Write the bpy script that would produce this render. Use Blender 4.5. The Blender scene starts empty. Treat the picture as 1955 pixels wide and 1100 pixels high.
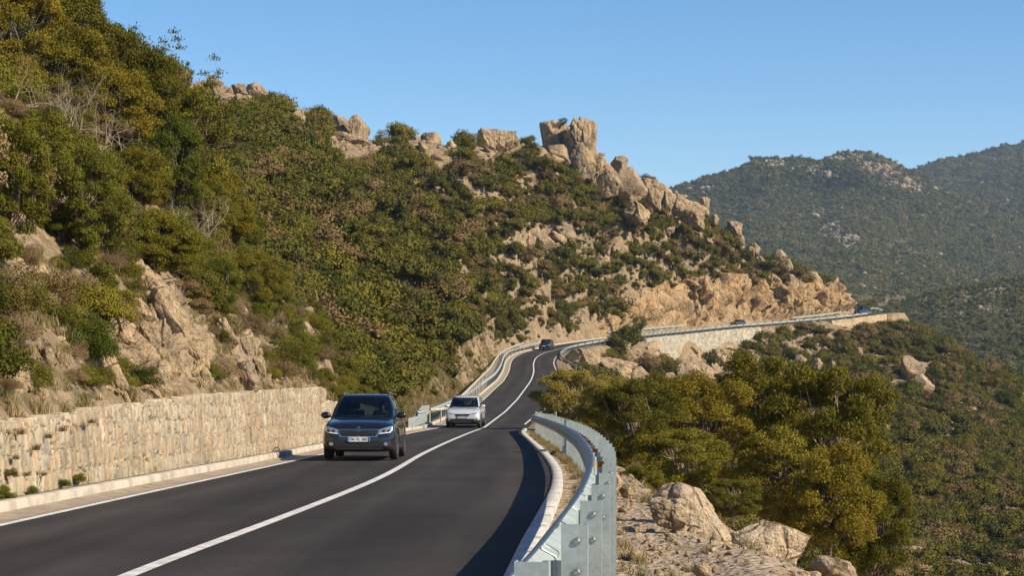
import bpy, bmesh, math, random
import numpy as np
from mathutils import Vector, Matrix
from mathutils.bvhtree import BVHTree

# ------------------------------------------------------------------ camera, sky, sun, exposure
scene = bpy.context.scene
COL = scene.collection
F = 3600.0                      # focal length in pixels of the 1955 px wide photograph
CX, HY = 977.5, 650.0           # principal column, horizon row
cam_data = bpy.data.cameras.new('camera'); cam = bpy.data.objects.new('camera', cam_data); COL.objects.link(cam)
cam.location = (0, 0, 0); cam.rotation_euler = (math.radians(90), 0, 0)
cam_data.sensor_width = 36.0; cam_data.lens = F / 1955.0 * 36.0
cam_data.shift_y = (HY - 550.0) / 1955.0
cam_data.clip_start = 0.2; cam_data.clip_end = 40000
scene.camera = cam

SUN_EL, SUN_BACK = math.radians(35), math.radians(24)      # sun on the right, a little behind the camera
sun_dir = Vector((math.cos(SUN_BACK) * math.cos(SUN_EL), -math.sin(SUN_BACK) * math.cos(SUN_EL), math.sin(SUN_EL)))
world = bpy.data.worlds.new('World'); scene.world = world; world.use_nodes = True
wn = world.node_tree; bg = wn.nodes['Background']
sky = wn.nodes.new('ShaderNodeTexSky'); sky.sky_type = 'NISHITA'; sky.sun_disc = False
sky.sun_elevation = SUN_EL; sky.sun_rotation = math.atan2(sun_dir.x, sun_dir.y)
sky.altitude = 600; sky.air_density = 0.9; sky.dust_density = 0.0; sky.ozone_density = 3.0
hs = wn.nodes.new('ShaderNodeHueSaturation'); hs.inputs['Saturation'].default_value = 1.22; wn.links.new(sky.outputs[0], hs.inputs['Color']); wn.links.new(hs.outputs[0], bg.inputs[0]); bg.inputs[1].default_value = 0.10
sl = bpy.data.lights.new('sun', 'SUN'); sl.energy = 5.0; sl.angle = math.radians(0.5); sl.color = (1.0, 0.855, 0.645)
so = bpy.data.objects.new('sun', sl); COL.objects.link(so)
so.rotation_euler = sun_dir.to_track_quat('Z', 'Y').to_euler()
scene.view_settings.view_transform = 'Standard'; scene.view_settings.look = 'None'
scene.view_settings.exposure = 0.58; scene.view_settings.gamma = 1.0
scene.cycles.max_bounces = 5; scene.cycles.diffuse_bounces = 1; scene.cycles.glossy_bounces = 3
scene.cycles.transmission_bounces = 4; scene.cycles.transparent_max_bounces = 8; scene.cycles.volume_bounces = 0
scene.cycles.caustics_reflective = False; scene.cycles.caustics_refractive = False

# ------------------------------------------------------------------ small helpers
def P(x, y, Y): return Vector(((x - CX) * Y / F, Y, (HY - y) * Y / F))
def R(seed): return np.random.RandomState(seed)
def tag(o, label=None, cat=None, group=None, kind=None):
    if label: o['label'] = label
    if cat: o['category'] = cat
    if group: o['group'] = group
    if kind: o['kind'] = kind
    return o
def link(name, me, mat=None, parent=None, loc=None):
    o = bpy.data.objects.new(name, me); COL.objects.link(o)
    if mat is not None and me is not None and len(me.materials) == 0:
        for m in (mat if isinstance(mat, (list, tuple)) else [mat]): me.materials.append(m)
    if parent is not None: o.parent = parent
    if loc is not None: o.location = loc
    return o
def empty(name, loc=(0, 0, 0), rz=0.0):
    o = bpy.data.objects.new(name, None); COL.objects.link(o); o.location = loc; o.rotation_euler = (0, 0, rz); o.empty_display_size = .2
    return o
def np_mesh(name, V, faces, tint=None, smooth=False):
    """faces: (N,3) or (N,4) int array"""
    V = np.asarray(V, np.float32); faces = np.asarray(faces, np.int32); k = faces.shape[1]
    me = bpy.data.meshes.new(name)
    me.vertices.add(len(V)); me.vertices.foreach_set('co', V.ravel())
    me.loops.add(faces.size); me.loops.foreach_set('vertex_index', faces.ravel())
    me.polygons.add(len(faces)); me.polygons.foreach_set('loop_start', np.arange(0, faces.size, k, dtype=np.int32))
    me.polygons.foreach_set('loop_total', np.full(len(faces), k, np.int32))
    me.update(calc_edges=True)
    if tint is not None:
        a = me.attributes.new('tint', 'FLOAT', 'POINT'); a.data.foreach_set('value', np.asarray(tint, np.float32))
    if smooth: me.polygons.foreach_set('use_smooth', np.ones(len(faces), bool))
    return me
def bm_mesh(name, bm, smooth=False):
    me = bpy.data.meshes.new(name); bmesh.ops.recalc_face_normals(bm, faces=bm.faces[:]); bm.to_mesh(me); bm.free()
    if smooth: me.polygons.foreach_set('use_smooth', np.ones(len(me.polygons), bool))
    return me
def grid_faces(nu, nv):
    i, j = np.meshgrid(np.arange(nu - 1), np.arange(nv - 1), indexing='ij')
    a = i * nv + j
    return np.stack([a, a + nv, a + nv + 1, a + 1], -1).reshape(-1, 4)
def smooth01(t): t = np.clip(t, 0, 1); return t * t * (3 - 2 * t)

def _hash(ix, iy, iz, seed):
    h = (ix.astype(np.int64) * 374761393 + iy.astype(np.int64) * 668265263 + iz.astype(np.int64) * 2147483647 + seed * 1274126177) & 0xffffffff
    h = ((h ^ (h >> 13)) * 1274126177) & 0xffffffff
    h = ((h ^ (h >> 16)) * 2246822519) & 0xffffffff
    return ((h ^ (h >> 15)) & 0xffffff) / float(0xffffff)
def vnoise(p, seed=0):
    p = np.asarray(p, float); i = np.floor(p).astype(np.int64); f = p - i; f = f * f * (3 - 2 * f); r = 0
    for dx in (0, 1):
        for dy in (0, 1):
            for dz in (0, 1):
                w = (f[:, 0] if dx else 1 - f[:, 0]) * (f[:, 1] if dy else 1 - f[:, 1]) * (f[:, 2] if dz else 1 - f[:, 2])
                r = r + w * _hash(i[:, 0] + dx, i[:, 1] + dy, i[:, 2] + dz, seed)
    return r * 2 - 1
def fbm(p, oct=4, seed=0):
    p = np.asarray(p, float); r = 0; a = 1.0
    for k in range(oct): r = r + a * vnoise(p * 2 ** k + 17.3 * k, seed + k); a *= .5
    return r
def worley(p, seed=0, jit=.9):
    """p (N,3) in cell units -> nearest, second distance, 4 random numbers of the nearest cell, vector to its centre"""
    p = np.asarray(p, float); c = np.floor(p).astype(np.int64); n = len(p)
    d1 = np.full(n, 9.); d2 = np.full(n, 9.); cid = np.zeros((n, 3), np.int64); vec = np.zeros((n, 3))
    flat = np.all(p[:, 2] == 0)
    for dx in (-1, 0, 1):
        for dy in (-1, 0, 1):
            for dz in ((0,) if flat else (-1, 0, 1)):
                q = c + [dx, dy, dz]
                s = [(_hash(q[:, 0], q[:, 1], q[:, 2], seed + 11 * k) - .5) * jit + .5 for k in (1, 2, 3)]
                ctr = np.stack([q[:, 0] + s[0], q[:, 1] + s[1], (q[:, 2] + s[2]) if not flat else 0 * s[2]], -1)
                v = p - ctr; d = np.sqrt((v * v).sum(1))
                n1 = d < d1
                d2 = np.where(n1, d1, np.minimum(d2, d)); cid[n1] = q[n1]; vec[n1] = v[n1]; d1 = np.where(n1, d, d1)
    rnd = np.stack([_hash(cid[:, 0], cid[:, 1], cid[:, 2], seed + 101 + k) for k in range(4)], -1)
    return d1, d2, rnd, vec

# ------------------------------------------------------------------ materials
def new_mat(name):
    m = bpy.data.materials.new(name); m.use_nodes = True
    nt = m.node_tree; b = nt.nodes['Principled BSDF']
    return m, nt, b
def N(nt, t, **kw):
    n = nt.nodes.new(t)
    for k, v in kw.items():
        if k in n.inputs.keys(): n.inputs[k].default_value = v
        else: setattr(n, k, v)
    return n
def ramp(nt, stops, inp=None, interp='LINEAR'):
    r = nt.nodes.new('ShaderNodeValToRGB'); r.color_ramp.interpolation = interp
    el = r.color_ramp.elements
    while len(el) < len(stops): el.new(0.5)
    for e, (pos, c) in zip(el, stops):
        e.position = pos; e.color = (c[0], c[1], c[2], 1) if hasattr(c, '__len__') else (c, c, c, 1)
    if inp is not None: nt.links.new(inp, r.inputs[0])
    return r
def mix(nt, fac, a, b, mode='MIX'):
    n = nt.nodes.new('ShaderNodeMix'); n.data_type = 'RGBA'; n.blend_type = mode
    for s, v in ((0, fac), (6, a), (7, b)):
        if isinstance(v, bpy.types.NodeSocket): nt.links.new(v, n.inputs[s])
        elif hasattr(v, '__len__'): n.inputs[s].default_value = (v[0], v[1], v[2], 1)
        else: n.inputs[s].default_value = v
    return n.outputs[2]
def objco(nt, scale=(1, 1, 1), rot=(0, 0, 0)):
    g = nt.nodes.new('ShaderNodeNewGeometry'); mp = nt.nodes.new('ShaderNodeMapping')
    mp.inputs['Scale'].default_value = scale; mp.inputs['Rotation'].default_value = rot
    nt.links.new(g.outputs['Position'], mp.inputs[0]); return mp.outputs[0]
def noise(nt, co, scale, detail=4, rough=.55):
    n = nt.nodes.new('ShaderNodeTexNoise'); n.inputs['Scale'].default_value = scale
    n.inputs['Detail'].default_value = detail; n.inputs['Roughness'].default_value = rough
    nt.links.new(co, n.inputs['Vector']); return n.outputs[0]
def bump(nt, b, h, strength, dist):
    n = nt.nodes.new('ShaderNodeBump'); n.inputs['Strength'].default_value = strength; n.inputs['Distance'].default_value = dist
    nt.links.new(h, n.inputs['Height']); nt.links.new(n.outputs[0], b.inputs['Normal']); return n
def simple(name, col, rough=.6, metal=0., coat=0., spec=.5, emis=None):
    m, nt, b = new_mat(name); b.inputs['Base Color'].default_value = (*col, 1); b.inputs['Roughness'].default_value = rough
    b.inputs['Metallic'].default_value = metal; b.inputs['Coat Weight'].default_value = coat; b.inputs['Coat Roughness'].default_value = .03
    b.inputs['Specular IOR Level'].default_value = spec
    return m
M = {}
def rock_mat(name, c1, c2, c3, sc=1.0):
    m, nt, b = new_mat(name); co = objco(nt)
    n1 = noise(nt, co, .55 / sc, 5, .6); n2 = noise(nt, co, 5 / sc, 6, .65); n3 = noise(nt, co, 28 / sc, 4, .6)
    base = ramp(nt, [(.32, c1), (.52, c2), (.68, c3)], n1)
    sp = ramp(nt, [(.38, (.62, .58, .54)), (.52, (1, 1, 1)), (.8, (1.0, .98, .94))], n2)
    col = mix(nt, .8, base.outputs[0], sp.outputs[0], 'MULTIPLY')
    gr = ramp(nt, [(.3, (.68, .66, .64)), (.6, (1, 1, 1))], n3)
    col = mix(nt, .7, col, gr.outputs[0], 'MULTIPLY')
    # long weather streaks and joints
    v = nt.nodes.new('ShaderNodeTexVoronoi'); v.feature = 'DISTANCE_TO_EDGE'; v.inputs['Scale'].default_value = .55 / sc
    d = nt.nodes.new('ShaderNodeMapping'); d.inputs['Scale'].default_value = (1.3, 1.3, .7); nt.links.new(co, d.inputs[0])
    dn = nt.nodes.new('ShaderNodeVectorMath'); dn.operation = 'ADD'
    sc3 = nt.nodes.new('ShaderNodeTexNoise'); sc3.inputs['Scale'].default_value = 1.2 / sc; nt.links.new(co, sc3.inputs['Vector'])
    nt.links.new(d.outputs[0], dn.inputs[0]); nt.links.new(sc3.outputs[1], dn.inputs[1]); nt.links.new(dn.outputs[0], v.inputs['Vector'])
    joint = ramp(nt, [(0, 0.0), (.03, 1.0)], v.outputs[0]); dk = ramp(nt, [(0, (.5, .46, .4)), (.025, (1, 1, 1))], v.outputs[0]); col = mix(nt, .8, col, dk.outputs[0], 'MULTIPLY')
    add = nt.nodes.new('ShaderNodeMath'); add.operation = 'MULTIPLY_ADD'; nt.links.new(joint.outputs[0], add.inputs[0]); add.inputs[1].default_value = .35
    nt.links.new(n2, add.inputs[2])
    ad2 = nt.nodes.new('ShaderNodeMath'); ad2.operation = 'MULTIPLY_ADD'; nt.links.new(n3, ad2.inputs[0]); ad2.inputs[1].default_value = .25
    nt.links.new(add.outputs[0], ad2.inputs[2])
    nt.links.new(col, b.inputs['Base Color']); b.inputs['Roughness'].default_value = .9; b.inputs['Specular IOR Level'].default_value = .2
    bump(nt, b, ad2.outputs[0], 1.0, .22 * sc)
    return m
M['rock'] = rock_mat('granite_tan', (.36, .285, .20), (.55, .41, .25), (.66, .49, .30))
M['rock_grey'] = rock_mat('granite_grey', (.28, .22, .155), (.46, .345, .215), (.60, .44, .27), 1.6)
M['rock_orange'] = rock_mat('cut_rock_orange', (.32, .235, .15), (.56, .375, .19), (.60, .47, .31), 2.2)
M['rock_cream'] = rock_mat('granite_cream', (.50, .40, .29), (.66, .52, .355), (.72, .58, .41))
M['rock_far'] = rock_mat('granite_far', (.30, .25, .2), (.40, .33, .25), (.46, .37, .27), 6)

def foliage_mat(name, cols, trans=.14):
    """cols: ramp of colours picked per object, jittered per leaf by the tint attribute"""
    m, nt, b = new_mat(name)
    oi = nt.nodes.new('ShaderNodeObjectInfo'); at = nt.nodes.new('ShaderNodeAttribute'); at.attribute_name = 'tint'
    ma = nt.nodes.new('ShaderNodeMath'); ma.operation = 'MULTIPLY_ADD'; nt.links.new(at.outputs['Fac'], ma.inputs[0]); ma.inputs[1].default_value = .22
    nt.links.new(oi.outputs['Random'], ma.inputs[2])
    sb = nt.nodes.new('ShaderNodeMath'); sb.operation = 'SUBTRACT'; nt.links.new(ma.outputs[0], sb.inputs[0]); sb.inputs[1].default_value = .11; sb.use_clamp = True
    n = len(cols); r = ramp(nt, [(i / (n - 1), c) for i, c in enumerate(cols)], sb.outputs[0])
    vr = ramp(nt, [(0, .68), (1, 1.42)], at.outputs['Fac'])
    col = mix(nt, 1.0, r.outputs[0], vr.outputs[0], 'MULTIPLY')
    nt.links.new(col, b.inputs['Base Color']); b.inputs['Roughness'].default_value = .7; b.inputs['Specular IOR Level'].default_value = .08
    tr = nt.nodes.new('ShaderNodeBsdfTranslucent'); nt.links.new(col, tr.inputs[0])
    mx = nt.nodes.new('ShaderNodeMixShader'); mx.inputs[0].default_value = trans
    nt.links.new(b.outputs[0], mx.inputs[1]); nt.links.new(tr.outputs[0], mx.inputs[2]); nt.links.new(mx.outputs[0], nt.nodes['Material Output'].inputs[0])
    return m
M['scrub'] = foliage_mat('scrub_leaves', [(.040, .048, .009), (.095, .092, .013), (.155, .130, .018), (.055, .062, .011), (.125, .112, .016), (.072, .068, .014), (.150, .105, .034), (.19, .130, .060)])
M['oak'] = foliage_mat('oak_leaves', [(.085, .090, .012), (.138, .128, .015), (.195, .162, .020)])
M['oak_yellow'] = foliage_mat('oak_leaves_yellow', [(.110, .103, .013), (.168, .143, .016), (.23, .178, .022)], .3)
M['olive_bush'] = foliage_mat('olive_bush_leaves', [(.24, .20, .04), (.32, .245, .05), (.38, .29, .08)], .3)
M['green'] = foliage_mat('green_leaves', [(.078, .098, .013), (.108, .120, .017), (.150, .150, .022)], .3)
M['dry'] = foliage_mat('dry_leaves', [(.14, .10, .05), (.19, .135, .065), (.26, .19, .10)], .2)
M['far_scrub'] = foliage_mat('far_leaves', [(.050, .066, .018), (.090, .098, .027), (.145, .132, .040), (.20, .165, .07)], .1)
M['straw'] = foliage_mat('straw_blades', [(.24, .18, .08), (.32, .24, .12), (.18, .17, .06)], .2)
M['bark'] = simple('bark', (.13, .10, .075), .9, spec=.2)
M['twig'] = simple('pale_twigs', (.36, .29, .215), .9, spec=.2)

def soil_mat():
    m, nt, b = new_mat('hill_soil'); co = objco(nt)
    n1 = noise(nt, co, .08, 5, .6); n2 = noise(nt, co, 1.1, 6, .7); n3 = noise(nt, co, 9, 5, .7)
    r1 = ramp(nt, [(.35, (.16, .125, .07)), (.5, (.25, .19, .115)), (.66, (.36, .265, .17))], n1)
    r2 = ramp(nt, [(.36, (.13, .115, .055)), (.5, (.28, .21, .135)), (.62, (.47, .36, .24))], n2)
    col = mix(nt, .55, r1.outputs[0], r2.outputs[0])
    r3 = ramp(nt, [(.35, (.55, .52, .5)), (.6, (1.1, 1.1, 1.1))], n3)
    col = mix(nt, .7, col, r3.outputs[0], 'MULTIPLY')
    nt.links.new(col, b.inputs['Base Color']); b.inputs['Roughness'].default_value = .95; b.inputs['Specular IOR Level'].default_value = .1
    ad = nt.nodes.new('ShaderNodeMath'); ad.operation = 'MULTIPLY_ADD'; nt.links.new(n3, ad.inputs[0]); ad.inputs[1].default_value = .2; nt.links.new(n2, ad.inputs[2])
    bump(nt, b, ad.outputs[0], .9, .35)
    return m
M['soil'] = soil_mat()
def gravel_mat():
    m, nt, b = new_mat('gravel_bank'); co = objco(nt)
    n1 = noise(nt, co, .9, 4, .6); v = N(nt, 'ShaderNodeTexVoronoi'); v.inputs['Scale'].default_value = 11; nt.links.new(co, v.inputs['Vector'])
    n3 = noise(nt, co, 30, 4, .7)
    r1 = ramp(nt, [(.35, (.33, .26, .19)), (.5, (.43, .34, .25)), (.62, (.30, .25, .13))], n1)
    r2 = ramp(nt, [(0, (.6, .55, .5)), (1, (1.25, 1.2, 1.15))], v.outputs['Color'])
    col = mix(nt, .8, r1.outputs[0], r2.outputs[0], 'MULTIPLY')
    nt.links.new(col, b.inputs['Base Color']); b.inputs['Roughness'].default_value = .95
    inv = ramp(nt, [(0, 1.0), (.6, 0.0)], v.outputs['Distance'])
    ad = nt.nodes.new('ShaderNodeMath'); ad.operation = 'MULTIPLY_ADD'; nt.links.new(n3, ad.inputs[0]); ad.inputs[1].default_value = .4; nt.links.new(inv.outputs[0], ad.inputs[2])
    bump(nt, b, ad.outputs[0], .9, .05)
    return m
M['gravel'] = gravel_mat()
def asphalt_mat():
    m, nt, b = new_mat('asphalt'); co = objco(nt)
    n1 = noise(nt, co, .25, 4, .6); n2 = noise(nt, co, 24, 6, .8)
    cs = objco(nt, (1.6, .06, 1)); n3 = noise(nt, cs, 1.0, 4, .6)
    r1 = ramp(nt, [(.3, (.0275, .0248, .0243)), (.7, (.042, .0378, .0368))], n1)
    r2 = ramp(nt, [(.36, (.58, .58, .58)), (.66, (1.42, 1.40, 1.36))], n2)
    r3 = ramp(nt, [(.3, (.76, .76, .76)), (.7, (1.22, 1.20, 1.17))], n3)
    col = mix(nt, .8, r1.outputs[0], r2.outputs[0], 'MULTIPLY'); col = mix(nt, 1, col, r3.outputs[0], 'MULTIPLY')
    nt.links.new(col, b.inputs['Base Color']); b.inputs['Roughness'].default_value = .88; b.inputs['Specular IOR Level'].default_value = .15
    at = nt.nodes.new('ShaderNodeAttribute'); at.attribute_name = 'tint'; tr_ = ramp(nt, [(0, (1, 1, 1)), (1, (1.42, 1.40, 1.36))], at.outputs['Fac']); col = mix(nt, 1, col, tr_.outputs[0], 'MULTIPLY'); nt.links.new(col, b.inputs['Base Color'])
    bump(nt, b, n2, .5, .01)
    return m
M['asphalt'] = asphalt_mat()
def conc_mat(name, c1, c2, sc=3.0, joints=False, wear=False):
    m, nt, b = new_mat(name); co = objco(nt)
    n1 = noise(nt, co, sc, 6, .65); n2 = noise(nt, co, 40, 3, .6)
    r1 = ramp(nt, [(.32, c2), (.55, c1)], n1); r2 = ramp(nt, [(.3, (.8, .8, .8)), (.7, (1.05, 1.05, 1.05))], n2)
    col = mix(nt, .8, r1.outputs[0], r2.outputs[0], 'MULTIPLY')
    nt.links.new(col, b.inputs['Base Color']); b.inputs['Roughness'].default_value = .85
    if wear:
        n4 = noise(nt, co, 9, 6, .75); w4 = ramp(nt, [(.30, (.10, .095, .09)), (.40, (1, 1, 1))], n4); c4 = mix(nt, .75, col, w4.outputs[0], 'MULTIPLY'); nt.links.new(c4, b.inputs['Base Color'])
    bump(nt, b, n1, .4, .03); return m
M['paint'] = conc_mat('road_paint_white', (.68, .67, .64), (.42, .41, .39), 5, wear=True)
M['kerb'] = conc_mat('kerb_concrete', (.50, .44, .36), (.30, .26, .19), 2)
M['kerb_white'] = conc_mat('channel_concrete', (.52, .50, .46), (.34, .32, .28), 3)
M['gutter'] = conc_mat('gutter_dirt', (.36, .29, .21), (.20, .16, .10), 2.5)
M['galv'] = None
def galv_mat():
    m, nt, b = new_mat('galvanised_steel'); co = objco(nt)
    n1 = noise(nt, co, 5, 5, .65); n2 = noise(nt, co, 40, 3, .6)
    r = ramp(nt, [(.3, (.34, .395, .38)), (.7, (.48, .54, .52))], n1); r2 = ramp(nt, [(.3, (.88, .88, .88)), (.7, (1.05, 1.05, 1.05))], n2)
    col = mix(nt, .8, r.outputs[0], r2.outputs[0], 'MULTIPLY')
    nt.links.new(col, b.inputs['Base Color']); b.inputs['Metallic'].default_value = .35; b.inputs['Specular IOR Level'].default_value = .5
    rr = ramp(nt, [(.3, .38), (.7, .58)], n1); nt.links.new(rr.outputs[0], b.inputs['Roughness'])
    bump(nt, b, n2, .08, .01); return m
M['galv'] = galv_mat()
M['bolt'] = simple('bolt_steel', (.42, .42, .40), .35, .9)
M['rust'] = simple('rusty_orange_spacer', (.42, .15, .03), .75)
M['seam'] = simple('beam_edge_dark', (.13, .15, .16), .55, .4)
def stone_wall_mat(name, cols, ydep=True):
    m, nt, b = new_mat(name); at = nt.nodes.new('ShaderNodeAttribute'); at.attribute_name = 'tint'; co = objco(nt)
    n = len(cols); r = ramp(nt, [(i / (n - 1), c) for i, c in enumerate(cols)], at.outputs['Fac'])
    n2 = noise(nt, objco(nt, (1, 1, .35)), 7, 6, .7); r2 = ramp(nt, [(.3, (.55, .50, .42)), (.62, (1.1, 1.1, 1.1))], n2)
    col = mix(nt, .85, r.outputs[0], r2.outputs[0], 'MULTIPLY')
    n3 = noise(nt, co, .5, 4, .6); r3 = ramp(nt, [(.35, (.78, .75, .68)), (.6, (1, 1, 1))], n3); col = mix(nt, .9, col, r3.outputs[0], 'MULTIPLY')
    nt.links.new(col, b.inputs['Base Color']); b.inputs['Roughness'].default_value = .9; bump(nt, b, n2, .6, .04); return m
M['wall'] = stone_wall_mat('pale_wall_stone', [(.09, .07, .048), (.30, .25, .18), (.43, .365, .27), (.24, .215, .175), (.38, .31, .215), (.48, .42, .315), (.31, .28, .225), (.42, .27, .14), (.46, .39, .28)])
M['wall_far'] = stone_wall_mat('grey_wall_stone', [(.13, .12, .095), (.34, .31, .25), (.48, .45, .37), (.26, .24, .20), (.54, .49, .39), (.40, .36, .28)])
M['wall_sand'] = stone_wall_mat('sandy_wall_stone', [(.34, .27, .17), (.46, .36, .22), (.52, .41, .27)])

# ------------------------------------------------------------------ road: three edge lines in 3D
yY = np.array([100, 130, 158, 205, 245.]); yy = np.array([817.2, 787, 764, 728, 695.])
def roadZ_near(Y):
    Y = np.asarray(Y, float)
    # smooth curve through the table, plane before 100 m
    zt = (HY - yy) * yY / F
    Z = np.where(Y < 100, -1.45 - .03194 * Y, np.interp(Y, yY, zt))
    return Z
def tab(t):
    a = np.array(t, float); return a[:, 0], a[:, 1]
def cubic(x, xs, ys):
    """monotone-ish Catmull-Rom through a table"""
    x = np.asarray(x, float); k = np.clip(np.searchsorted(xs, x) - 1, 0, len(xs) - 2)
    m = np.gradient(ys, xs); h = xs[k + 1] - xs[k]; t = (x - xs[k]) / h
    return (2 * t**3 - 3 * t**2 + 1) * ys[k] + (t**3 - 2 * t**2 + t) * h * m[k] + (-2 * t**3 + 3 * t**2) * ys[k + 1] + (t**3 - t**2) * h * m[k + 1]
LT = tab([(-10, -6.6), (8, -6.3), (15.6, -6.13), (21.9, -5.95), (30, -5.72), (43.5, -5.29), (60, -4.96), (82.9, -4.5), (100, -3.87), (115, -3.38), (130, -3.09), (158, -2.42), (182, -1.70), (205, -.95), (225, -.42), (245, -.24)])
CT = tab([(-10, -3.5), (8, -3.27), (15.6, -3.17), (23, -2.86), (33.7, -2.5), (51.2, -2.42), (70.8, -2.15), (94.9, -1.63), (110, -1.15), (130, -.48), (149, .12), (165, .66), (185, 1.35), (202, 1.93), (224, 2.58), (245, 2.76)])
RT = tab([(-10, -1.6), (2, -.75), (8, -.42), (15.6, -.08), (19, .06), (24, .30), (32.5, .66), (38, .78), (46, .79), (53.8, .72), (69.6, .50), (84, .36), (92, .44), (100, .75), (112, 1.30), (130, 2.35), (158, 3.75), (182, 4.70), (205, 5.3), (225, 5.6), (245, 5.62)])
SY = np.concatenate([np.arange(-8, 30, .5), np.arange(30, 120, 1.), np.arange(120, 246, 2.)])
Lp = np.stack([cubic(SY, *LT), SY, roadZ_near(SY)], 1); Cp = np.stack([cubic(SY, *CT), SY, roadZ_near(SY)], 1); Rp = np.stack([cubic(SY, *RT), SY, roadZ_near(SY)], 1)
far = [(2.76, 245, (650 - 695) * 245 / F)] + [tuple(P(x, y, Y)) for x, y, Y in
      [(1025, 682, 262), (1042, 673, 275), (1063, 668, 285), (1091, 661, 298), (1135, 654, 315), (1193, 646, 337), (1283, 637, 367), (1395, 626, 391), (1515, 616.5, 412), (1600, 608, 424), (1650, 601, 432), (1685, 597, 442), (1692, 598, 456), (1670, 602, 470), (1630, 606, 484)]]
far = np.array(far)
cum = np.r_[0, np.cumsum(np.linalg.norm(np.diff(far, axis=0), axis=1))]
ss = np.arange(2, cum[-1], 2.)
Cf = np.stack([cubic(ss, cum, far[:, k]) for k in range(3)], 1)
tg = np.gradient(Cf[:, :2], axis=0); tg /= np.linalg.norm(tg, axis=1)[:, None]
nl = np.stack([-tg[:, 1], tg[:, 0]], 1)      # to the left of travel
Lf = Cf.copy(); Rf = Cf.copy(); Lf[:, :2] += nl * 3.05; Rf[:, :2] -= nl * 2.9
Lp = np.vstack([Lp, Lf]); Cp = np.vstack([Cp, Cf]); Rp = np.vstack([Rp, Rf])
def smooth_line(A, n=3):
    for _ in range(n):
        B = A.copy(); B[1:-1] = .25 * A[:-2] + .5 * A[1:-1] + .25 * A[2:]; A = B
    return A
Lp, Cp, Rp = (smooth_line(a, 6) for a in (Lp, Cp, Rp))
T = np.gradient(Cp[:, :2], axis=0); T /= np.linalg.norm(T, axis=1)[:, None]
NL = np.stack([-T[:, 1], T[:, 0]], 1)
def off(A, d, dz=0.0):
    """line A shifted d metres to the left of travel (negative: right)"""
    B = A.copy(); d = np.asarray(d, float)
    B[:, :2] += NL * (d[:, None] if d.ndim else d); B[:, 2] += dz; return B
def strip(name, lines, mat, sel=slice(None), smooth=False):
    V = np.stack([l[sel] for l in lines], 1); n = V.shape[0]
    return link(name, np_mesh(name, V.reshape(-1, 3), grid_faces(n, V.shape[1])[:, ::-1], smooth=smooth), mat)
# ------------------------------------------------------------------ terrain height function
def wall_h(Y): return np.interp(Y, [0, 24, 30, 38, 59, 64], [1.05, 1.08, 1.29, 1.53, 1.84, 1.55])
ctrl = []
def C(x, y, Y): ctrl.append(tuple(P(x, y, Y)))
def W(X, Y, Z): ctrl.append((X, Y, Z))
def wallX(Y): return np.interp(Y, SY, cubic(SY, *LT)) - .92
for Y in (2, 12, 24, 36, 48, 60):
    wz = -1.45 - .032 * Y + wall_h(Y); wx = float(wallX(Y))
    W(wx - .5, Y, wz + .1); W(wx - 2.2, Y, wz + 1.9); W(wx - 5.0, Y, wz + 5.4); W(wx - 9, Y, wz + 9.6); W(wx - 16, Y, wz + 14); W(wx - 40, Y, wz + 26)
W(-6.3, 68, -2.5); W(-8.4, 70, -.5); W(-10.5, 70, 2.6); W(-14, 70, 6.8); W(-20, 70, 11)
W(-6.0, 80, -3.5); W(-8.4, 80, -1.3); W(-11.5, 82, 2.9); W(-16, 84, 7.5); W(-24, 85, 12); W(-60, 85, 30)
for a in [(700, 752, 100), (620, 690, 108), (560, 600, 118), (480, 500, 132), (380, 380, 150),
          (700, 650, 125), (700, 550, 155), (700, 450, 185), (700, 350, 225), (700, 282, 272),
          (500, 450, 150), (500, 350, 180), (500, 250, 215), (500, 202, 247), (370, 185, 228), (250, 140, 225), (100, 80, 225),
          (850, 775, 112), (850, 650, 150), (850, 550, 185), (850, 450, 225), (850, 350, 265), (850, 300, 308), (780, 740, 118),
          (900, 742, 155), (900, 650, 200), (900, 550, 232), (900, 450, 260), (900, 350, 290), (905, 295, 318),
          (1000, 650, 272), (1000, 550, 285), (1000, 450, 297), (1000, 350, 315), (1000, 295, 333), (640, 275, 266), (800, 298, 302),
          (1100, 600, 306), (1100, 500, 322), (1100, 400, 335), (1085, 300, 350), (1050, 275, 347),
          (1180, 580, 341), (1180, 480, 352), (1180, 380, 362), (1180, 349, 368),
          (1300, 560, 376), (1300, 480, 384), (1300, 409, 396), (1240, 376, 383),
          (1400, 545, 399), (1400, 500, 405), (1400, 469, 412),
          (1500, 560, 415), (1500, 528, 424), (1600, 588, 429), (1570, 578, 427), (1640, 604, 447), (1700, 606, 455),
          # valley flank
          (1700, 622, 440), (1750, 640, 436), (1800, 668, 430), (1900, 710, 415), (1955, 735, 405), (2150, 900, 380), (1955, 900, 300), (1955, 1100, 215), (2200, 1300, 180),
          (1740, 1100, 160), (1740, 850, 260), (1700, 750, 335), (1600, 700, 375), (1550, 650, 402), (1640, 650, 425),
          (1400, 690, 374), (1300, 722, 335), (1240, 700, 341), (1500, 760, 325), (1500, 900, 230), (1150, 735, 292), (1200, 730, 320), (1350, 800, 260),
          (1140, 735, 222), (1180, 760, 215)]: C(*a)
# behind the ridges the ground falls away
for x, y, Y in [(370, 250, 290), (500, 280, 300), (640, 350, 330), (800, 370, 365), (900, 370, 380), (1000, 370, 395), (1085, 400, 410), (1180, 430, 425), (1300, 480, 450), (1400, 530, 465), (1500, 580, 485), (1600, 640, 500), (1750, 700, 520), (1955, 800, 500)]: C(x, y, Y)
for x, y, Y in [(-100, 300, 320), (-400, 500, 320), (-300, -100, 120), (-300, 100, 220)]: C(x, y, Y)
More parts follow.
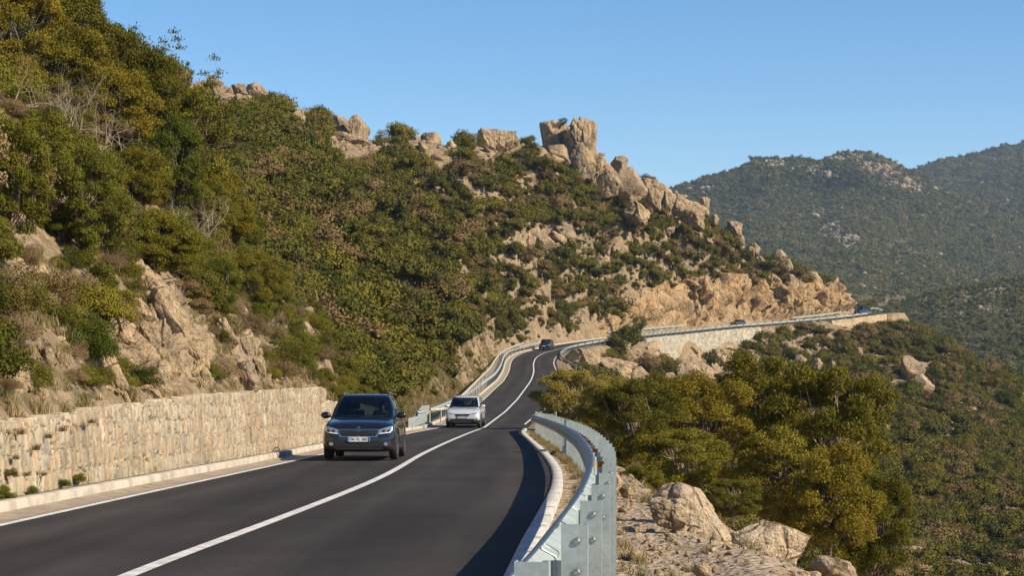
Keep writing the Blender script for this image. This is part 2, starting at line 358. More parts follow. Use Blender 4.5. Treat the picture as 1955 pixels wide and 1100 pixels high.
# right bank and the drop behind the guardrail
for Y, pl in ((0, -1.5), (10, -1.8), (18, -2.05), (28, -2.4)):
    W(2.4, Y, pl); W(3.4, Y, pl - .35); W(6.5, Y, pl - 3.4); W(14, Y, pl - 9.5); W(40, Y, pl - 26); W(90, Y, pl - 45)
for Y, pl in ((42, -2.9), (58, -3.4), (75, -4.0)):
    W(2.6, Y, pl - .2); W(4.2, Y, pl - 1.4); W(7.5, Y, pl - 4.8); W(14, Y, pl - 10); W(40, Y, pl - 27); W(90, Y, pl - 50)
W(2.6, 92, -4.6); W(5, 96, -5.6); W(10, 96, -9.5); W(24, 110, -17); W(45, 110, -28)
W(6, 130, -5.9); W(10, 130, -8.6); W(24, 150, -16); W(8.5, 165, -6.4); W(14, 170, -9.5); W(10, 205, -6.6); W(9.5, 245, -4.6); W(14, 262, -4.5); W(30, 230, -13); W(60, 160, -32)
W(120, 100, -60); W(160, 300, -40); W(170, 420, -45); W(-120, 20, 40); W(-120, 140, 45)
_k0 = int(np.argmin(np.abs(Cp[:, 1] - 112)))
for _k in range(_k0, len(Cp) - 12, 9):
    _a = off(Rp, -3.2)[_k]; _y = Rp[_k, 1]
    _dr = float(np.interp(_y, [112, 200, 300, 333, 350, 365, 394, 412, 432, 470], [1.2, 1.6, 1.0, 3.0, 6.8, 5.8, 2.4, 1.0, 4.0, 3.5]))
    W(_a[0], _a[1], _a[2] - _dr)
    if (_k - _k0) % 18 == 0: _b = off(Lp, 4.5)[_k]; W(_b[0], _b[1], _b[2] + 2.6)
ctrl = np.array(ctrl)
def _kern(r): return np.sqrt(r * r + 12.0)
_n = len(ctrl); _A = np.zeros((_n + 3, _n + 3))
_d = np.linalg.norm(ctrl[:, None, :2] - ctrl[None, :, :2], axis=2); _A[:_n, :_n] = _kern(_d) ; _A[:_n, :_n] -= np.eye(_n) * .15
_A[:_n, _n] = 1; _A[:_n, _n + 1:] = ctrl[:, :2]; _A[_n:, :_n] = _A[:_n, _n:].T
_w = np.linalg.solve(_A, np.r_[ctrl[:, 2], 0, 0, 0])
cl = Cp[:, :2]
hwL = np.linalg.norm(Lp[:, :2] - cl, axis=1); hwR = np.linalg.norm(Rp[:, :2] - cl, axis=1)
def height(X, Y, detail=True):
    X = np.asarray(X, float).ravel(); Y = np.asarray(Y, float).ravel(); Z = np.zeros(len(X))
    for a in range(0, len(X), 20000):
        x, y = X[a:a + 20000], Y[a:a + 20000]; p = np.stack([x, y], 1)
        r = np.sqrt((x[:, None] - ctrl[None, :, 0])**2 + (y[:, None] - ctrl[None, :, 1])**2)
        z = _kern(r) @ _w[:_n] + _w[_n] + _w[_n + 1] * x + _w[_n + 2] * y
        d2 = (x[:, None] - cl[None, :, 0])**2 + (y[:, None] - cl[None, :, 1])**2
        k = d2.argmin(1); dv = p - cl[k]; s = (dv * NL[k]).sum(1)        # signed lateral offset, + is left
        outL = s - hwL[k]; outR = -s - hwR[k]
        if detail:
            nz = fbm(np.stack([x / 7, y / 7, 0 * x], 1), 5, 3) * .55 + fbm(np.stack([x / 30, y / 30, 0 * x + 5], 1), 3, 9) * 1.2
            amp = smooth01((np.maximum(outL, outR) - 1.2) / 14) * np.clip(y / 160, .25, 1)
            nz = nz + np.clip((y - 150) / 120, 0, 1) * fbm(np.stack([x / 3.2, y / 3.2, z / 3.2], 1), 3, 23) * .3
            z = z + nz * amp
        rz = Cp[k, 2]
        yk = cl[k, 1]
        onwall = (yk < 64)
        # earth behind the tall wall starts at the wall's top
        wtop = rz + wall_h(yk); kk = onwall_w = smooth01((66 - yk) / 4)
        z = np.where((outL > .8) & (outL < 7), z * (1 - kk) + kk * np.minimum(z, wtop - .02 + np.maximum(outL - 1.15, 0) * 1.45), z)
        # left
        tl = np.where(onwall, (outL - 1.05) / .12, (outL - 1.6) / 3.6)
        near = (yk < 90)
        tr = np.where(near, (outR - 1.5) / 1.2, (outR - 1.3) / 2.0)
        wl = ((yk > 331) & (yk < 395)) | ((yk > 413) & (yk < 435)); tr = np.where(wl & ~near, (outR - 1.0) / .5, tr)
        t = smooth01(np.maximum(tl, tr))
        z = (rz - .06) * (1 - t) + z * t
        Z[a:a + 20000] = z
    return Z
def hz(x, y): return float(height([x], [y])[0])
_ys = np.concatenate([np.arange(6, 100, .4), np.arange(100, 520, .8)])
def hit(px, py, ymin=6., ymax=500.):
    """first point of the ground seen at pixel (px, py)"""
    ys = _ys[(_ys >= ymin) & (_ys <= ymax)]
    x = (px - CX) * ys / F; z = (HY - py) * ys / F; g = height(x, ys)
    b = np.nonzero(g >= z)[0]
    if len(b) == 0: return None
    i = b[0]; return Vector((x[i], ys[i], g[i]))
def slope_n(x, y, e=1.0):
    h = height([x - e, x + e, x, x], [y, y, y - e, y + e]); n = Vector((-(h[1] - h[0]) / (2 * e), -(h[3] - h[2]) / (2 * e), 1)); return n.normalized()

# ------------------------------------------------------------------ ground sheets
rows = [3.0]
while rows[-1] < 560: rows.append(rows[-1] * 1.0065 + .02)
rows = np.array(rows)
q = np.linspace(-1, 1, 560); cols_ = np.sign(q) * (np.abs(q) * .30 + np.abs(q)**5 * .32)
GY, GU = np.meshgrid(rows, cols_, indexing='ij'); GX = GU * (GY + 8)
GZ = height(GX, GY).reshape(GX.shape)
gm = np_mesh('hillside_terrain', np.stack([GX, GY, GZ], -1).reshape(-1, 3), grid_faces(*GX.shape)[:, ::-1], smooth=True)
terrain = link('hillside', gm, [M['soil'], M['gravel']])
cx_ = (GX[:-1, :-1] + GX[1:, 1:]) / 2; cy_ = (GY[:-1, :-1] + GY[1:, 1:]) / 2
rgtX = np.interp(cy_.ravel(), SY, cubic(SY, *RT))
gravel_sel = ((cy_.ravel() < 96) & (cx_.ravel() > rgtX) & (cx_.ravel() < rgtX + 6))
gm.polygons.foreach_set('material_index', gravel_sel.astype(np.int32))
tag(terrain, kind='structure')
# valley floor reaching the horizon
vx = np.linspace(-9300, 9300, 60); vy = np.linspace(-3100, 9300, 60); VX, VY = np.meshgrid(vx, vy, indexing='ij')
VZ = np.full(VX.shape, -140.)
valley = link('ground', np_mesh('ground', np.stack([VX, VY, VZ], -1).reshape(-1, 3), grid_faces(60, 60)), M['soil']); tag(valley, kind='structure')

# ------------------------------------------------------------------ road, lines, kerbs
tt_ = np.linspace(0, 1, 13); cross = [Lp * (1 - t) + Cp * t for t in tt_[:-1]] + [Cp * (1 - t) + Rp * t for t in tt_]
cross = [off(Lp, .12)] + cross + [off(Rp, -.1)]
road = tag(strip('road', cross, M['asphalt'], smooth=True), kind='structure')
tr_ = lambda t: np.exp(-((t - .24) / .10)**2) + np.exp(-((t - .78) / .10)**2)
lane = np.r_[0, tr_(tt_[:-1]), tr_(tt_), 0]; a_ = road.data.attributes.new('tint', 'FLOAT', 'POINT'); a_.data.foreach_set('value', np.tile(lane, len(Lp)).astype(np.float32))
def line_strip(name, A, w, d=0.0, sel=slice(None)):
    return tag(strip(name, [off(A, d + w / 2, .006), off(A, d - w / 2, .006)], M['paint'], sel), kind='structure')
line_strip('centre_line', Cp, .15)
line_strip('edge_line', Lp, .13, -.02)
iR = np.searchsorted(Rp[:, 1], 190)
# right edge line only past the apex
nR = len(Rp); line_strip('edge_line', Rp, .12, .25, slice(int(np.argmin(np.abs(Rp[:, 1] - 105))), nR))
# gutter between left edge line and kerb
tag(strip('gutter', [off(Lp, .62, .02), off(Lp, .35, -.012), off(Lp, .07, .005)], M['gutter'], smooth=True), kind='structure')
def kerb(name, A, d0, d1, h, mat, sel=slice(None), lean=.03):
    s = -1 if d1 < d0 else 1
    ls = [off(A, d0, -.05), off(A, d0, h - .03), off(A, d0 + s * lean, h), off(A, d1, h), off(A, d1, -.3)]
    if s > 0: ls = ls[::-1]
    return tag(strip(name, ls, mat, sel), kind='structure')
kerb('kerb', Lp, .62, .86, .15, M['kerb'])
iend = int(np.argmin(np.abs(Rp[:, 1] - 97)))
kerb('kerb', Rp, -.02, -.22, .045, M['kerb_white'], slice(0, iend))
# dirt verge behind the right channel
nt_ = len(Rp)
# ------------------------------------------------------------------ stone walls
def build_wall(name, base, top, sx, sz, depth, mat, seed, thick=.5, res=.03, parent=None, flat=False):
    """base, top: (n,3) polylines; outward normal is the side of the road (right of travel)"""
    L = np.r_[0, np.cumsum(np.linalg.norm(np.diff(base, axis=0), axis=1))]
    nu = int(L[-1] / res); hmax = np.linalg.norm(top - base, axis=1).max(); nv = max(4, int(hmax / res))
    u = np.linspace(0, L[-1], nu); v = np.linspace(0, 1, nv)
    B = np.stack([np.interp(u, L, base[:, k]) for k in range(3)], 1); Tt = np.stack([np.interp(u, L, top[:, k]) for k in range(3)], 1)
    Pg = B[:, None] * (1 - v[None, :, None]) + Tt[:, None] * v[None, :, None]
    t = np.gradient(B[:, :2], axis=0); t /= np.linalg.norm(t, axis=1)[:, None]; nr = np.stack([t[:, 1], -t[:, 0]], 1)
    U = np.repeat(u[:, None], nv, 1).ravel(); Vv = (Pg[..., 2] - B[:, None, 2]).ravel()
    wob = fbm(np.stack([U * 1.3, Vv * 1.3, U * 0], 1), 2, seed) * .35
    row = np.floor(Vv / sz + wob * .4)
    pu = U / sx + row * .5 + wob * .3
    d1, d2, rnd, vec = worley(np.stack([pu, Vv / sz + wob * .4, 0 * U], 1), seed, .75)
    e = np.clip((d2 - d1) / .15, 0, 1)
    disp = depth * (smooth01(e) - 1) + (rnd[:, 0] - .5) * depth * .9 + vec[:, 0] * (rnd[:, 1] - .5) * depth * 1.2 + fbm(np.stack([U * 9, Vv * 5, 0 * U], 1), 3, seed + 3) * depth * .18
    Pg = Pg.reshape(-1, 3).copy(); Pg[:, :2] += np.repeat(nr, nv, 0) * disp[:, None]
    # ragged crest
    Pg = Pg.reshape(nu, nv, 3)
    crest = (rnd[:, 2].reshape(nu, nv)[:, -2] - .5) * .10; Pg[:, :, 2] += crest[:, None] * v[None, :]**3
    back = Pg[:, -1].copy(); back[:, :2] -= nr * thick; bot = back.copy(); bot[:, 2] -= 1.5 if not flat else .3
    V = np.concatenate([Pg, back[:, None], bot[:, None]], 1)
    tint = np.concatenate([np.where(e < .25, 0.0, .16 + .84 * rnd[:, 3]).reshape(nu, nv), np.full((nu, 2), .3)], 1)
    me = np_mesh(name, V.reshape(-1, 3), grid_faces(nu, nv + 2), tint=tint.ravel())
    bm = bmesh.new(); bm.from_mesh(me); bm.verts.ensure_lookup_table(); m_ = nv + 2
    for k0 in (0, (nu - 1) * m_): bm.faces.new([bm.verts[k0 + j] for j in range(m_)])
    bm.to_mesh(me); bm.free()
    # end caps
    o = link(name, me, mat, parent); return o
selw = (Lp[:, 1] >= -4) & (Lp[:, 1] <= 60.5)
wb = off(Lp, .90, .1)[selw]; wt = off(Lp, .98, 0)[selw].copy(); wt[:, 2] += wall_h(wt[:, 1])
w1 = build_wall('retaining_wall', wb, wt, .11, .32, .055, M['wall'], 4)
tag(w1, 'long pale stone retaining wall of upright rubble stones beside the left gutter', 'wall')
selw = (Lp[:, 1] >= 59.6) & (Lp[:, 1] <= 84)
wb = off(Lp, .95, .1)[selw]; wt = off(Lp, 1.03, 0)[selw].copy(); wt[:, 2] += np.interp(wt[:, 1], [60, 72, 84], [1.42, 1.30, .95])
w2 = build_wall('retaining_wall', wb, wt, .13, .30, .045, M['wall'], 8, res=.045)
tag(w2, 'lower stepped-down section of pale stone wall seen just behind the charcoal car', 'wall')
# end cap block of the tall wall
def far_wall(name, pts_top, drops, mat, seed, label):
    top = np.array([tuple(p) for p in pts_top]); base = top.copy(); base[:, 2] -= drops
    t = np.gradient(base[:, :2], axis=0); t /= np.linalg.norm(t, axis=1)[:, None]; base[:, 0] += t[:, 1] * .25; base[:, 1] -= t[:, 0] * .25
    o = build_wall(name, base, top, .72, .48, .12, mat, seed, thick=1.2, res=.16); tag(o, label, 'wall'); return o
iF = lambda Y: int(np.argmin(np.abs(Rp[:, 1] - Y) + 1000 * (np.arange(len(Rp)) < 200)))
seg = Rp[iF(333):iF(394)]; segN = off(Rp, -1.95, .0)[iF(333):iF(394)]
x01 = np.linspace(0, 1, len(segN))
o = far_wall('retaining_wall', segN, np.interp(x01, [0, .12, .3, .55, .8, .9, 1], [1.6, 4.6, 7.6, 6.4, 4.0, 2.8, .8]), M['wall_far'], 21, 'high grey rubble wall carrying the far stretch of road above the boulders')
segN = off(Rp, -1.95, .0)[iF(415):iF(433)]; x01 = np.linspace(0, 1, len(segN))
o = far_wall('retaining_wall', segN, np.interp(x01, [0, .3, .7, 1], [.8, 2.0, 3.4, 5.0]), M['wall_sand'], 22, 'small sandy stone wall under the road at the far outer bend')

# ------------------------------------------------------------------ guardrails
WPROF = [(-.0, .31), (.012, .305), (.030, .285), (.078, .250), (.082, .225), (.078, .205), (.012, .170), (.005, .155), (.012, .140), (.078, .105), (.082, .085), (.078, .060), (.030, .025), (.012, .005), (0, 0)]
def resample(A, step):
    A = np.asarray(A, float); L = np.r_[0, np.cumsum(np.linalg.norm(np.diff(A, axis=0), axis=1))]; n = max(2, int(round(L[-1] / step)) + 1)
    s = np.linspace(0, L[-1], n); return np.stack([cubic(s, L, A[:, k]) for k in range(3)], 1)
def frames(A):
    t = np.gradient(A[:, :2], axis=0); t /= np.linalg.norm(t, axis=1)[:, None]; return t, np.stack([-t[:, 1], t[:, 0]], 1)
def beam_mesh(name, A, face, top):
    """W profile swept along A (top line at A + top); face=+1: traffic side is left of travel"""
    t, n = frames(A); prof = np.array(WPROF)
    V = []
    for th in (0.0, -.006):
        for (d, z) in prof:
            B = A.copy(); B[:, :2] += n * face * (d + th); B[:, 2] += top - .31 + z + (.003 if th and z > .3 else 0); V.append(B)
    V = np.stack(V, 1); m = len(prof); na = len(A); idx = np.arange(na * 2 * m).reshape(na, 2 * m)
    f = []
    for a in range(2):
        for j in range(m - 1):
            c = idx[:, a * m + j:a * m + j + 2]; q4 = np.stack([c[:-1, 0], c[1:, 0], c[1:, 1], c[:-1, 1]], 1); f.append(q4 if a == 0 else q4[:, ::-1])
    for j in (0, m - 1): f.append(np.stack([idx[:-1, j], idx[1:, j], idx[1:, m + j], idx[:-1, m + j]], 1))
    for r_ in (0, -1): f.append(np.stack([idx[r_, :m - 1], idx[r_, 1:m], idx[r_, m + 1:2 * m], idx[r_, m:2 * m - 1]], 1))
    me = np_mesh(name, V.reshape(-1, 3), np.concatenate(f), smooth=True)
    return me
def box_bm(bm, x0, x1, y0, y1, z0, z1, mtx=None):
    vs = [bm.verts.new((x, y, z)) for x in (x0, x1) for y in (y0, y1) for z in (z0, z1)]
    for q4 in ((0, 1, 3, 2), (4, 6, 7, 5), (0, 4, 5, 1), (2, 3, 7, 6), (0, 2, 6, 4), (1, 5, 7, 3)): bm.faces.new([vs[i] for i in q4])
    if mtx is not None:
        for v in vs: v.co = mtx @ v.co
    return vs
def make_post(w=.112, h=1.9):
    bm = bmesh.new(); t = .006    # channel section: web facing along the road, flanges folded back, top 0 at z=0
    pts = [(-w/2, 0), (w/2, 0), (w/2, .055), (w/2 - .02, .055), (w/2 - .02, .055 - t), (w/2 - t, .055 - t), (w/2 - t, t), (-w/2 + t, t), (-w/2 + t, .055), (-w/2, .055)]
    lo = [bm.verts.new((x, y, -h)) for x, y in pts]; hi = [bm.verts.new((x, y, 0)) for x, y in pts]; n = len(pts)
    for i in range(n): bm.faces.new([lo[i], lo[(i + 1) % n], hi[(i + 1) % n], hi[i]])
    bm.faces.new(hi); bm.faces.new(lo[::-1]); return bm_mesh('post', bm)
POST = make_post(); POST.materials.append(M['galv'])
POST_S = make_post(.11, 1.2); POST_S.materials.append(M['galv'])
def make_bolt():
    bm = bmesh.new(); bmesh.ops.create_uvsphere(bm, u_segments=10, v_segments=6, radius=.013, matrix=Matrix.Scale(.6, 4, (0, 1, 0)))
    bmesh.ops.create_cone(bm, cap_ends=True, segments=12, radius1=.017, radius2=.017, depth=.004, matrix=Matrix.Rotation(math.pi / 2, 4, 'X')); return bm_mesh('bolt', bm)
BOLT = make_bolt(); BOLT.materials.append(M['bolt'])
def make_spacer(length, rust=False):
    bm = bmesh.new()       # bent strap from the post back to the beam
    n = 9; pts = [(-length * i / (n - 1), .015 + .05 * math.sin(math.pi * i / (n - 1))) for i in range(n)]
    for (x0, y0), (x1, y1) in zip(pts[:-1], pts[1:]):
        for z0, z1 in ((-.30, -.16),):
            vs = [bm.verts.new(c) for c in ((x0, y0, z0), (x1, y1, z0), (x1, y1, z1), (x0, y0, z1), (x0, y0 + .006, z0), (x1, y1 + .006, z0), (x1, y1 + .006, z1), (x0, y0 + .006, z1))]
            for f in ((0, 1, 2, 3), (7, 6, 5, 4), (3, 2, 6, 7), (0, 4, 5, 1)): bm.faces.new([vs[i] for i in f])
    me = bm_mesh('spacer', bm); me.materials.append(M['rust'] if rust else M['galv']); return me
SP = make_spacer(.15); SPR = make_spacer(.15, True)
def guardrail(path, face, top, post_top, spacing, post_off, label, near=False, beam_step=.5, first=0.4, rusty=False, post_mesh=None, cat='guardrail', double=False):
    A = resample(path, beam_step); root = empty('guardrail', tuple(A[0])); o3 = A[0].copy(); tag(root, label, cat)
    link('beam', beam_mesh('beam', A - o3, face, top), M['galv'], root)
    if double: link('beam', beam_mesh('beam', A - o3, face, top - .36), M['galv'], root)
    L = np.r_[0, np.cumsum(np.linalg.norm(np.diff(A, axis=0), axis=1))]; t, n = frames(A); s = first; k = 0
    while s < L[-1] and k < 99:
        c = [np.interp(s, L, A[:, i]) for i in range(3)]; nn = np.array([np.interp(s, L, n[:, 0]), np.interp(s, L, n[:, 1])])
        px, py = c[0] - nn[0] * face * post_off, c[1] - nn[1] * face * post_off
        ang = math.atan2(nn[1], nn[0]) + (math.pi if face > 0 else 0)
        p = link('post', post_mesh or POST, None, root, (px - o3[0], py - o3[1], c[2] + post_top - o3[2])); p.rotation_euler = (0, 0, ang)
        ang2 = ang
        if post_off > .1:
            sp = link('spacer', SPR if (rusty and 35 < c[1] < 90 or rusty and k % 3 == 0 and c[1] > 18) else SP, None, root, tuple(p.location)); sp.rotation_euler = p.rotation_euler
            sp.scale = (1, 1, 1)
        if near and c[1] < 30:
            for bz in (-.07, -.2):
                b = link('bolt', BOLT, None, p, (.012, -.004, bz))
        s += spacing; k += 1
    if near:
        s = 0.5
        while s < 40:       # panel laps: a second skin of beam over 0.3 m
            i0, i1 = s, s + .32; qs = np.linspace(i0, i1, 3); B = np.stack([np.interp(qs, L, A[:, i]) for i in range(3)], 1) - o3
            tt, n2 = frames(B); B[:, :2] += n2 * (-face) * .009
            link('splice', beam_mesh('splice', B, face, top + .002), M['galv'], root); s += 3.7
    return root
def ground_line(tbl):      # (X, Y) table -> on the road plane
    a = np.array(tbl, float); return np.stack([a[:, 0], a[:, 1], roadZ_near(a[:, 1])], 1)
rail_r = ground_line([(-1.1, -2), (-.72, 1), (-.44, 3.5), (-.2, 5.4), (0, 7), (.12, 8.3), (.28, 10.4), (.47, 13), (.71, 17), (.93, 21.5), (1.11, 27.5), (1.27, 35), (1.33, 45), (1.32, 55), (1.2, 66), (1.02, 78), (.93, 85), (1.02, 88), (1.4, 90), (2.1, 91.2)])
guardrail(rail_r, 1, .80, .93, 1.85, .175, 'galvanised guardrail curving along the right kerb in front of the camera', near=True, beam_step=.25, first=0.75, rusty=True)
pr2 = [P(x, y, Y) for x, y, Y in [(1137, 722, 226), (1125, 712, 232), (1104, 700, 240), (1085, 690, 248), (1073, 681, 257), (1070, 674, 266), (1077, 667, 277), (1092, 660, 290)]]
pr2 = [(p.x, p.y, p.z - .78) for p in pr2]
i0 = iF(303); pr2 += [tuple(p) for p in off(Rp, -.75)[i0:iF(432):4]]
guardrail(np.array(pr2), 1, .80, .84, 3.2, .12, 'long guardrail on the outer side of the far bend above the grey wall', beam_step=1.0, post_mesh=POST_S)
iL = lambda Y: int(np.argmin(np.abs(Lp[:, 1] - Y)))
gl = off(Lp, .95, .05)[iL(98):iL(298)]
guardrail(gl[::2], -1, .82, .86, 2.2, .10, 'guardrail following the left edge of the road behind the white car', beam_step=1.0, post_mesh=POST_S)
gl2 = off(Lp, 1.6, .25)
i0, i1 = iL(343), iL(385); guardrail(gl2[i0:i1:3], -1, .85, .86, 3.6, .10, 'short guardrail at the foot of the orange rock cutting', beam_step=1.2, post_mesh=POST_S)
i0, i1 = iL(418), iL(436); guardrail(off(Lp, 1.3, .1)[i0:i1:2], -1, .85, .86, 3.0, .10, 'inner guardrail at the farthest bend beside the last rock face', beam_step=1.2, post_mesh=POST_S)
guardrail(np.array([tuple(P(x, y, Y)) for x, y, Y in [(1662, 600, 446), (1672, 599, 449), (1686, 603, 452)]]), 1, 1.5, 1.5, 2.5, .10, 'short pale barrier piece standing on the skyline beyond the far bend', beam_step=1.2, post_mesh=POST_S)
# wing plates of the left rail's end
def plate(name, pts, th, label, mat=M['galv']):
    bm = bmesh.new(); a = [bm.verts.new(p) for p in pts]; f = bm.faces.new(a); f.normal_update(); n = f.normal.copy()
    r = bmesh.ops.extrude_face_region(bm, geom=[f]); vs = [v for v in r['geom'] if isinstance(v, bmesh.types.BMVert)]
    for v in vs: v.co += n * th
    me = bm_mesh(name, bm); o = link(name, me, mat); 
    return o
g0 = gl[0]
# flared end sheet with two legs
endp = empty('guardrail_end', (float(g0[0]), 97.5, float(g0[2])))
def rel(pts, o): return [tuple(Vector(p) - Vector(o.location)) for p in pts]
a = [P(780, 799, 90), P(800, 794, 94), P(816, 789, 98), P(815, 806, 98), P(797, 814, 94), P(780, 819, 90)]
pl = plate('sheet', rel(a, endp), .01, ''); pl.parent = endp
for x, yb, Y in ((786, 822, 91), (809, 815, 97)):
    p0 = P(x, yb - 14, Y); q = link('post', POST_S, None, endp, tuple(Vector(p0) - endp.location))
tag(endp, 'flat flared end sheet of the left guardrail between the two nearer cars', 'guardrail end')
wing = empty('guardrail_end', tuple(P(806, 800, 101)))
a = [P(790, 795, 100), P(806, 775, 101), P(820, 774, 102), P(819, 791, 102)]
pl = plate('sheet', rel(a, wing), .012, ''); pl.parent = wing
q = link('post', POST_S, None, wing, tuple(P(812, 778, 102.2) - wing.location))
tag(wing, 'tall trapezoid end plate standing behind the left guardrail end', 'guardrail end')
def tube_np(pts, rad, k=6):
    pts = np.asarray(pts, float); rad = np.broadcast_to(np.asarray(rad, float), (len(pts),)); t = np.gradient(pts, axis=0); t /= (np.linalg.norm(t, axis=1)[:, None] + 1e-9)
    ref = np.array([0, 0, 1.]) if abs(t[:, 2]).mean() < .8 else np.array([1., 0, 0]); a = np.cross(t, ref); a /= (np.linalg.norm(a, axis=1)[:, None] + 1e-9); b = np.cross(t, a)
    th = np.linspace(0, 2 * math.pi, k, endpoint=False)
    V = pts[:, None] + rad[:, None, None] * (a[:, None] * np.cos(th)[None, :, None] + b[:, None] * np.sin(th)[None, :, None])
    i, j = np.meshgrid(np.arange(len(pts) - 1), np.arange(k), indexing='ij'); j2 = (j + 1) % k
    f = np.stack([i * k + j, (i + 1) * k + j, (i + 1) * k + j2, i * k + j2], -1).reshape(-1, 4); return V.reshape(-1, 3), f
pp = [P(x, y, Y) for x, y, Y in [(820, 783, 104), (842, 782, 108), (862, 771, 118), (885, 753, 135), (905, 733, 155), (922, 716, 178), (936, 702, 202), (946, 686, 225), (957, 674, 246), (975, 664, 262), (1000, 655, 275)]]
pth = resample(np.array([tuple(p) for p in pp]), 2.0)
hh = height(pth[:, 0], pth[:, 1]); 
for i in range(len(pth)): pth[i, 2] = .5 * pth[i, 2] + .5 * (hh[i] + .3) if hh[i] + .3 > pth[i, 2] else pth[i, 2]
V_, F_ = tube_np(pth, .09, 8)
dr = empty('pipe_rail', tuple(pth[0])); tag(dr, 'pale cream pipe rail running up the grass verge beyond the left guardrail', 'pipe rail')
link('pipe', np_mesh('pipe', V_ - pth[0], F_, smooth=True), M['kerb'], dr)
for i in range(0, len(pth), 2):
    Vp, Fp = tube_np(np.array([pth[i], [pth[i, 0], pth[i, 1], hh[i] - .4]]) - pth[0], .05, 6); link('support', np_mesh('support', Vp, Fp), M['kerb'], dr)

# ------------------------------------------------------------------ rock
def ico(sub):
    bm = bmesh.new(); bmesh.ops.create_icosphere(bm, subdivisions=sub, radius=1)
    V = np.array([v.co[:] for v in bm.verts]); Fc = np.array([[v.index for v in f.verts] for f in bm.faces]); bm.free(); return V, Fc
ICO = {k: ico(k) for k in (1, 2, 4, 5, 6)}
def rock_mesh(name, seed, sub=5, power=3.0, cells=(1.2, 1.2, .9), crack=.07, step=.10, cuts=9, rough=.035, round_=1.0):
    V, Fc = ICO[sub]; p = V.copy(); r = R(seed)
    p = p / ((np.abs(p)**power).sum(1)**(1 / power))[:, None]
    for _ in range(cuts):
        n = r.normal(size=3) * [1, 1, .8]; n /= np.linalg.norm(n); d = r.uniform(.60, .92); t = p @ n; m = t > d
        p[m] -= n * ((t[m] - d) * .97)[:, None]
    n = V
    p = p + n * (fbm(V * 1.3 + seed, 2, seed) * .06)[:, None]
    q = p * np.array(cells) + seed * 3.1; q = q + np.stack([fbm(p * 2 + k * 9, 2, seed + k) for k in range(3)], 1) * .16
    d1, d2, rnd, vec = worley(q, seed, .9)
    e = np.clip((d2 - d1) / .16, 0, 1)
    disp = -crack * (1 - smooth01(e)) + (rnd[:, 0] - .5) * step * .8 + (vec * (rnd[:, 1:4] - .5)).sum(1) * step * 1.3 + fbm(p * 7, 4, seed + 5) * rough * .6 + fbm(p * 2.2, 2, seed + 7) * .03
    p = p + n * disp[:, None]
    return np_mesh(name, p, Fc, smooth=True)
RK = [rock_mesh('boulder', 11 + i, 5, pw, ce, cr, st, cu) for i, (pw, ce, cr, st, cu) in enumerate([
    (2.6, (1.0, 1.0, .9), .06, .06, 16), (3.2, (1.5, 1.5, .9), .12, .14, 14), (2.4, (.7, .7, .7), .04, .04, 14), (4.5, (2.0, 2.0, .9), .12, .16, 14),
    (3.0, (1.6, 1.6, 1.6), .08, .12, 18), (2.3, (.9, .9, 1.2), .05, .06, 20), (3.8, (2.4, 2.2, 1.2), .11, .14, 14)])]
RK_BIG = [rock_mesh('boulder', 41 + i, 6, pw, ce, ck, st, cu, rough=.03) for i, (pw, ce, ck, st, cu) in enumerate([(4.5, (2.6, 2.6, 1.0), .15, .20, 4), (3.0, (1.2, 1.2, 1.2), .07, .10, 9), (2.6, (.8, .8, .8), .035, .04, 14)])]
for m_ in RK + RK_BIG: m_.materials.append(M['rock'])
def recol(me, mat):
    c = me.copy(); c.materials.clear(); c.materials.append(mat); return c
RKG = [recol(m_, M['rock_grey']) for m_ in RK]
RKB = [recol(m_, M['rock_grey']) for m_ in RK_BIG]
RKC = [recol(m_, M['rock_cream']) for m_ in RK_BIG]
_rr = R(77)
def boulder(px, py, w, h, Y=None, v=None, label=None, group=None, rz=None, tilt=0., lib=RKG, deep=.9, name='boulder', sink=0.0):
    if Y is None:
        p = hit(px, py + h * .45) or hit(px, py + h * .9) or hit(px, py + 60)
        if p is None: return None
        Y = p.y + w / F * p.y * .15
    k = Y / F; c = P(px, py, Y); me = lib[(v if v is not None else _rr.randint(len(lib))) % len(lib)]
    o = link(name, me, None, None, c); o.scale = (w * k / 2 * 1.12, w * k / 2 * deep, h * k / 2 * 1.15)
    o.rotation_euler = (0, tilt, rz if rz is not None else _rr.uniform(-.35, .35)); o.location.z -= sink
    tag(o, label or 'tan granite rock among the scrub on the hillside', 'boulder', group or ('rocks on the hillside' if not label else None)); return o
# --- ridge line
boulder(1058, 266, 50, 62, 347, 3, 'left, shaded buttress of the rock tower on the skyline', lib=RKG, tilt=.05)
boulder(1102, 268, 60, 70, 345, 0, 'tall square-headed rock tower, highest rock on the skyline', lib=RKB, rz=.3)
boulder(1082, 264, 40, 56, 348, 6, 'middle rib of the rock tower carrying a small tree', lib=RKG)
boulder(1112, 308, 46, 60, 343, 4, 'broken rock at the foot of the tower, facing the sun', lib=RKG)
boulder(1068, 298, 60, 40, 344, 5, 'rock footing under the shaded side of the tower')
boulder(1138, 315, 40, 52, 348, 6, 'rock step directly below the tower on its valley side')
boulder(1183, 314, 42, 32, 366, 0, 'rounded cap rock on the descending skyline below the tower')
boulder(1160, 345, 44, 56, 360, 4, 'ribbed rock left of the big pale slab below the tower')
boulder(1203, 356, 64, 66, 362, 2, 'big smooth pale slab on the ridge below the rock tower', lib=RKG, tilt=.35)
boulder(1243, 372, 56, 50, 372, 3, 'blocky outcrop right of the big pale ridge slab', tilt=.4)
boulder(1272, 380, 44, 40, 383, 1, 'rough block between the ribbed face and the jagged skyline outcrop', tilt=.3)
boulder(1304, 396, 44, 38, 387, 6, 'jagged outcrop where the skyline drops toward the road', tilt=.45)
boulder(1322, 412, 58, 46, 390, 3, 'ribbed rock face below the jagged skyline outcrop', tilt=.4)
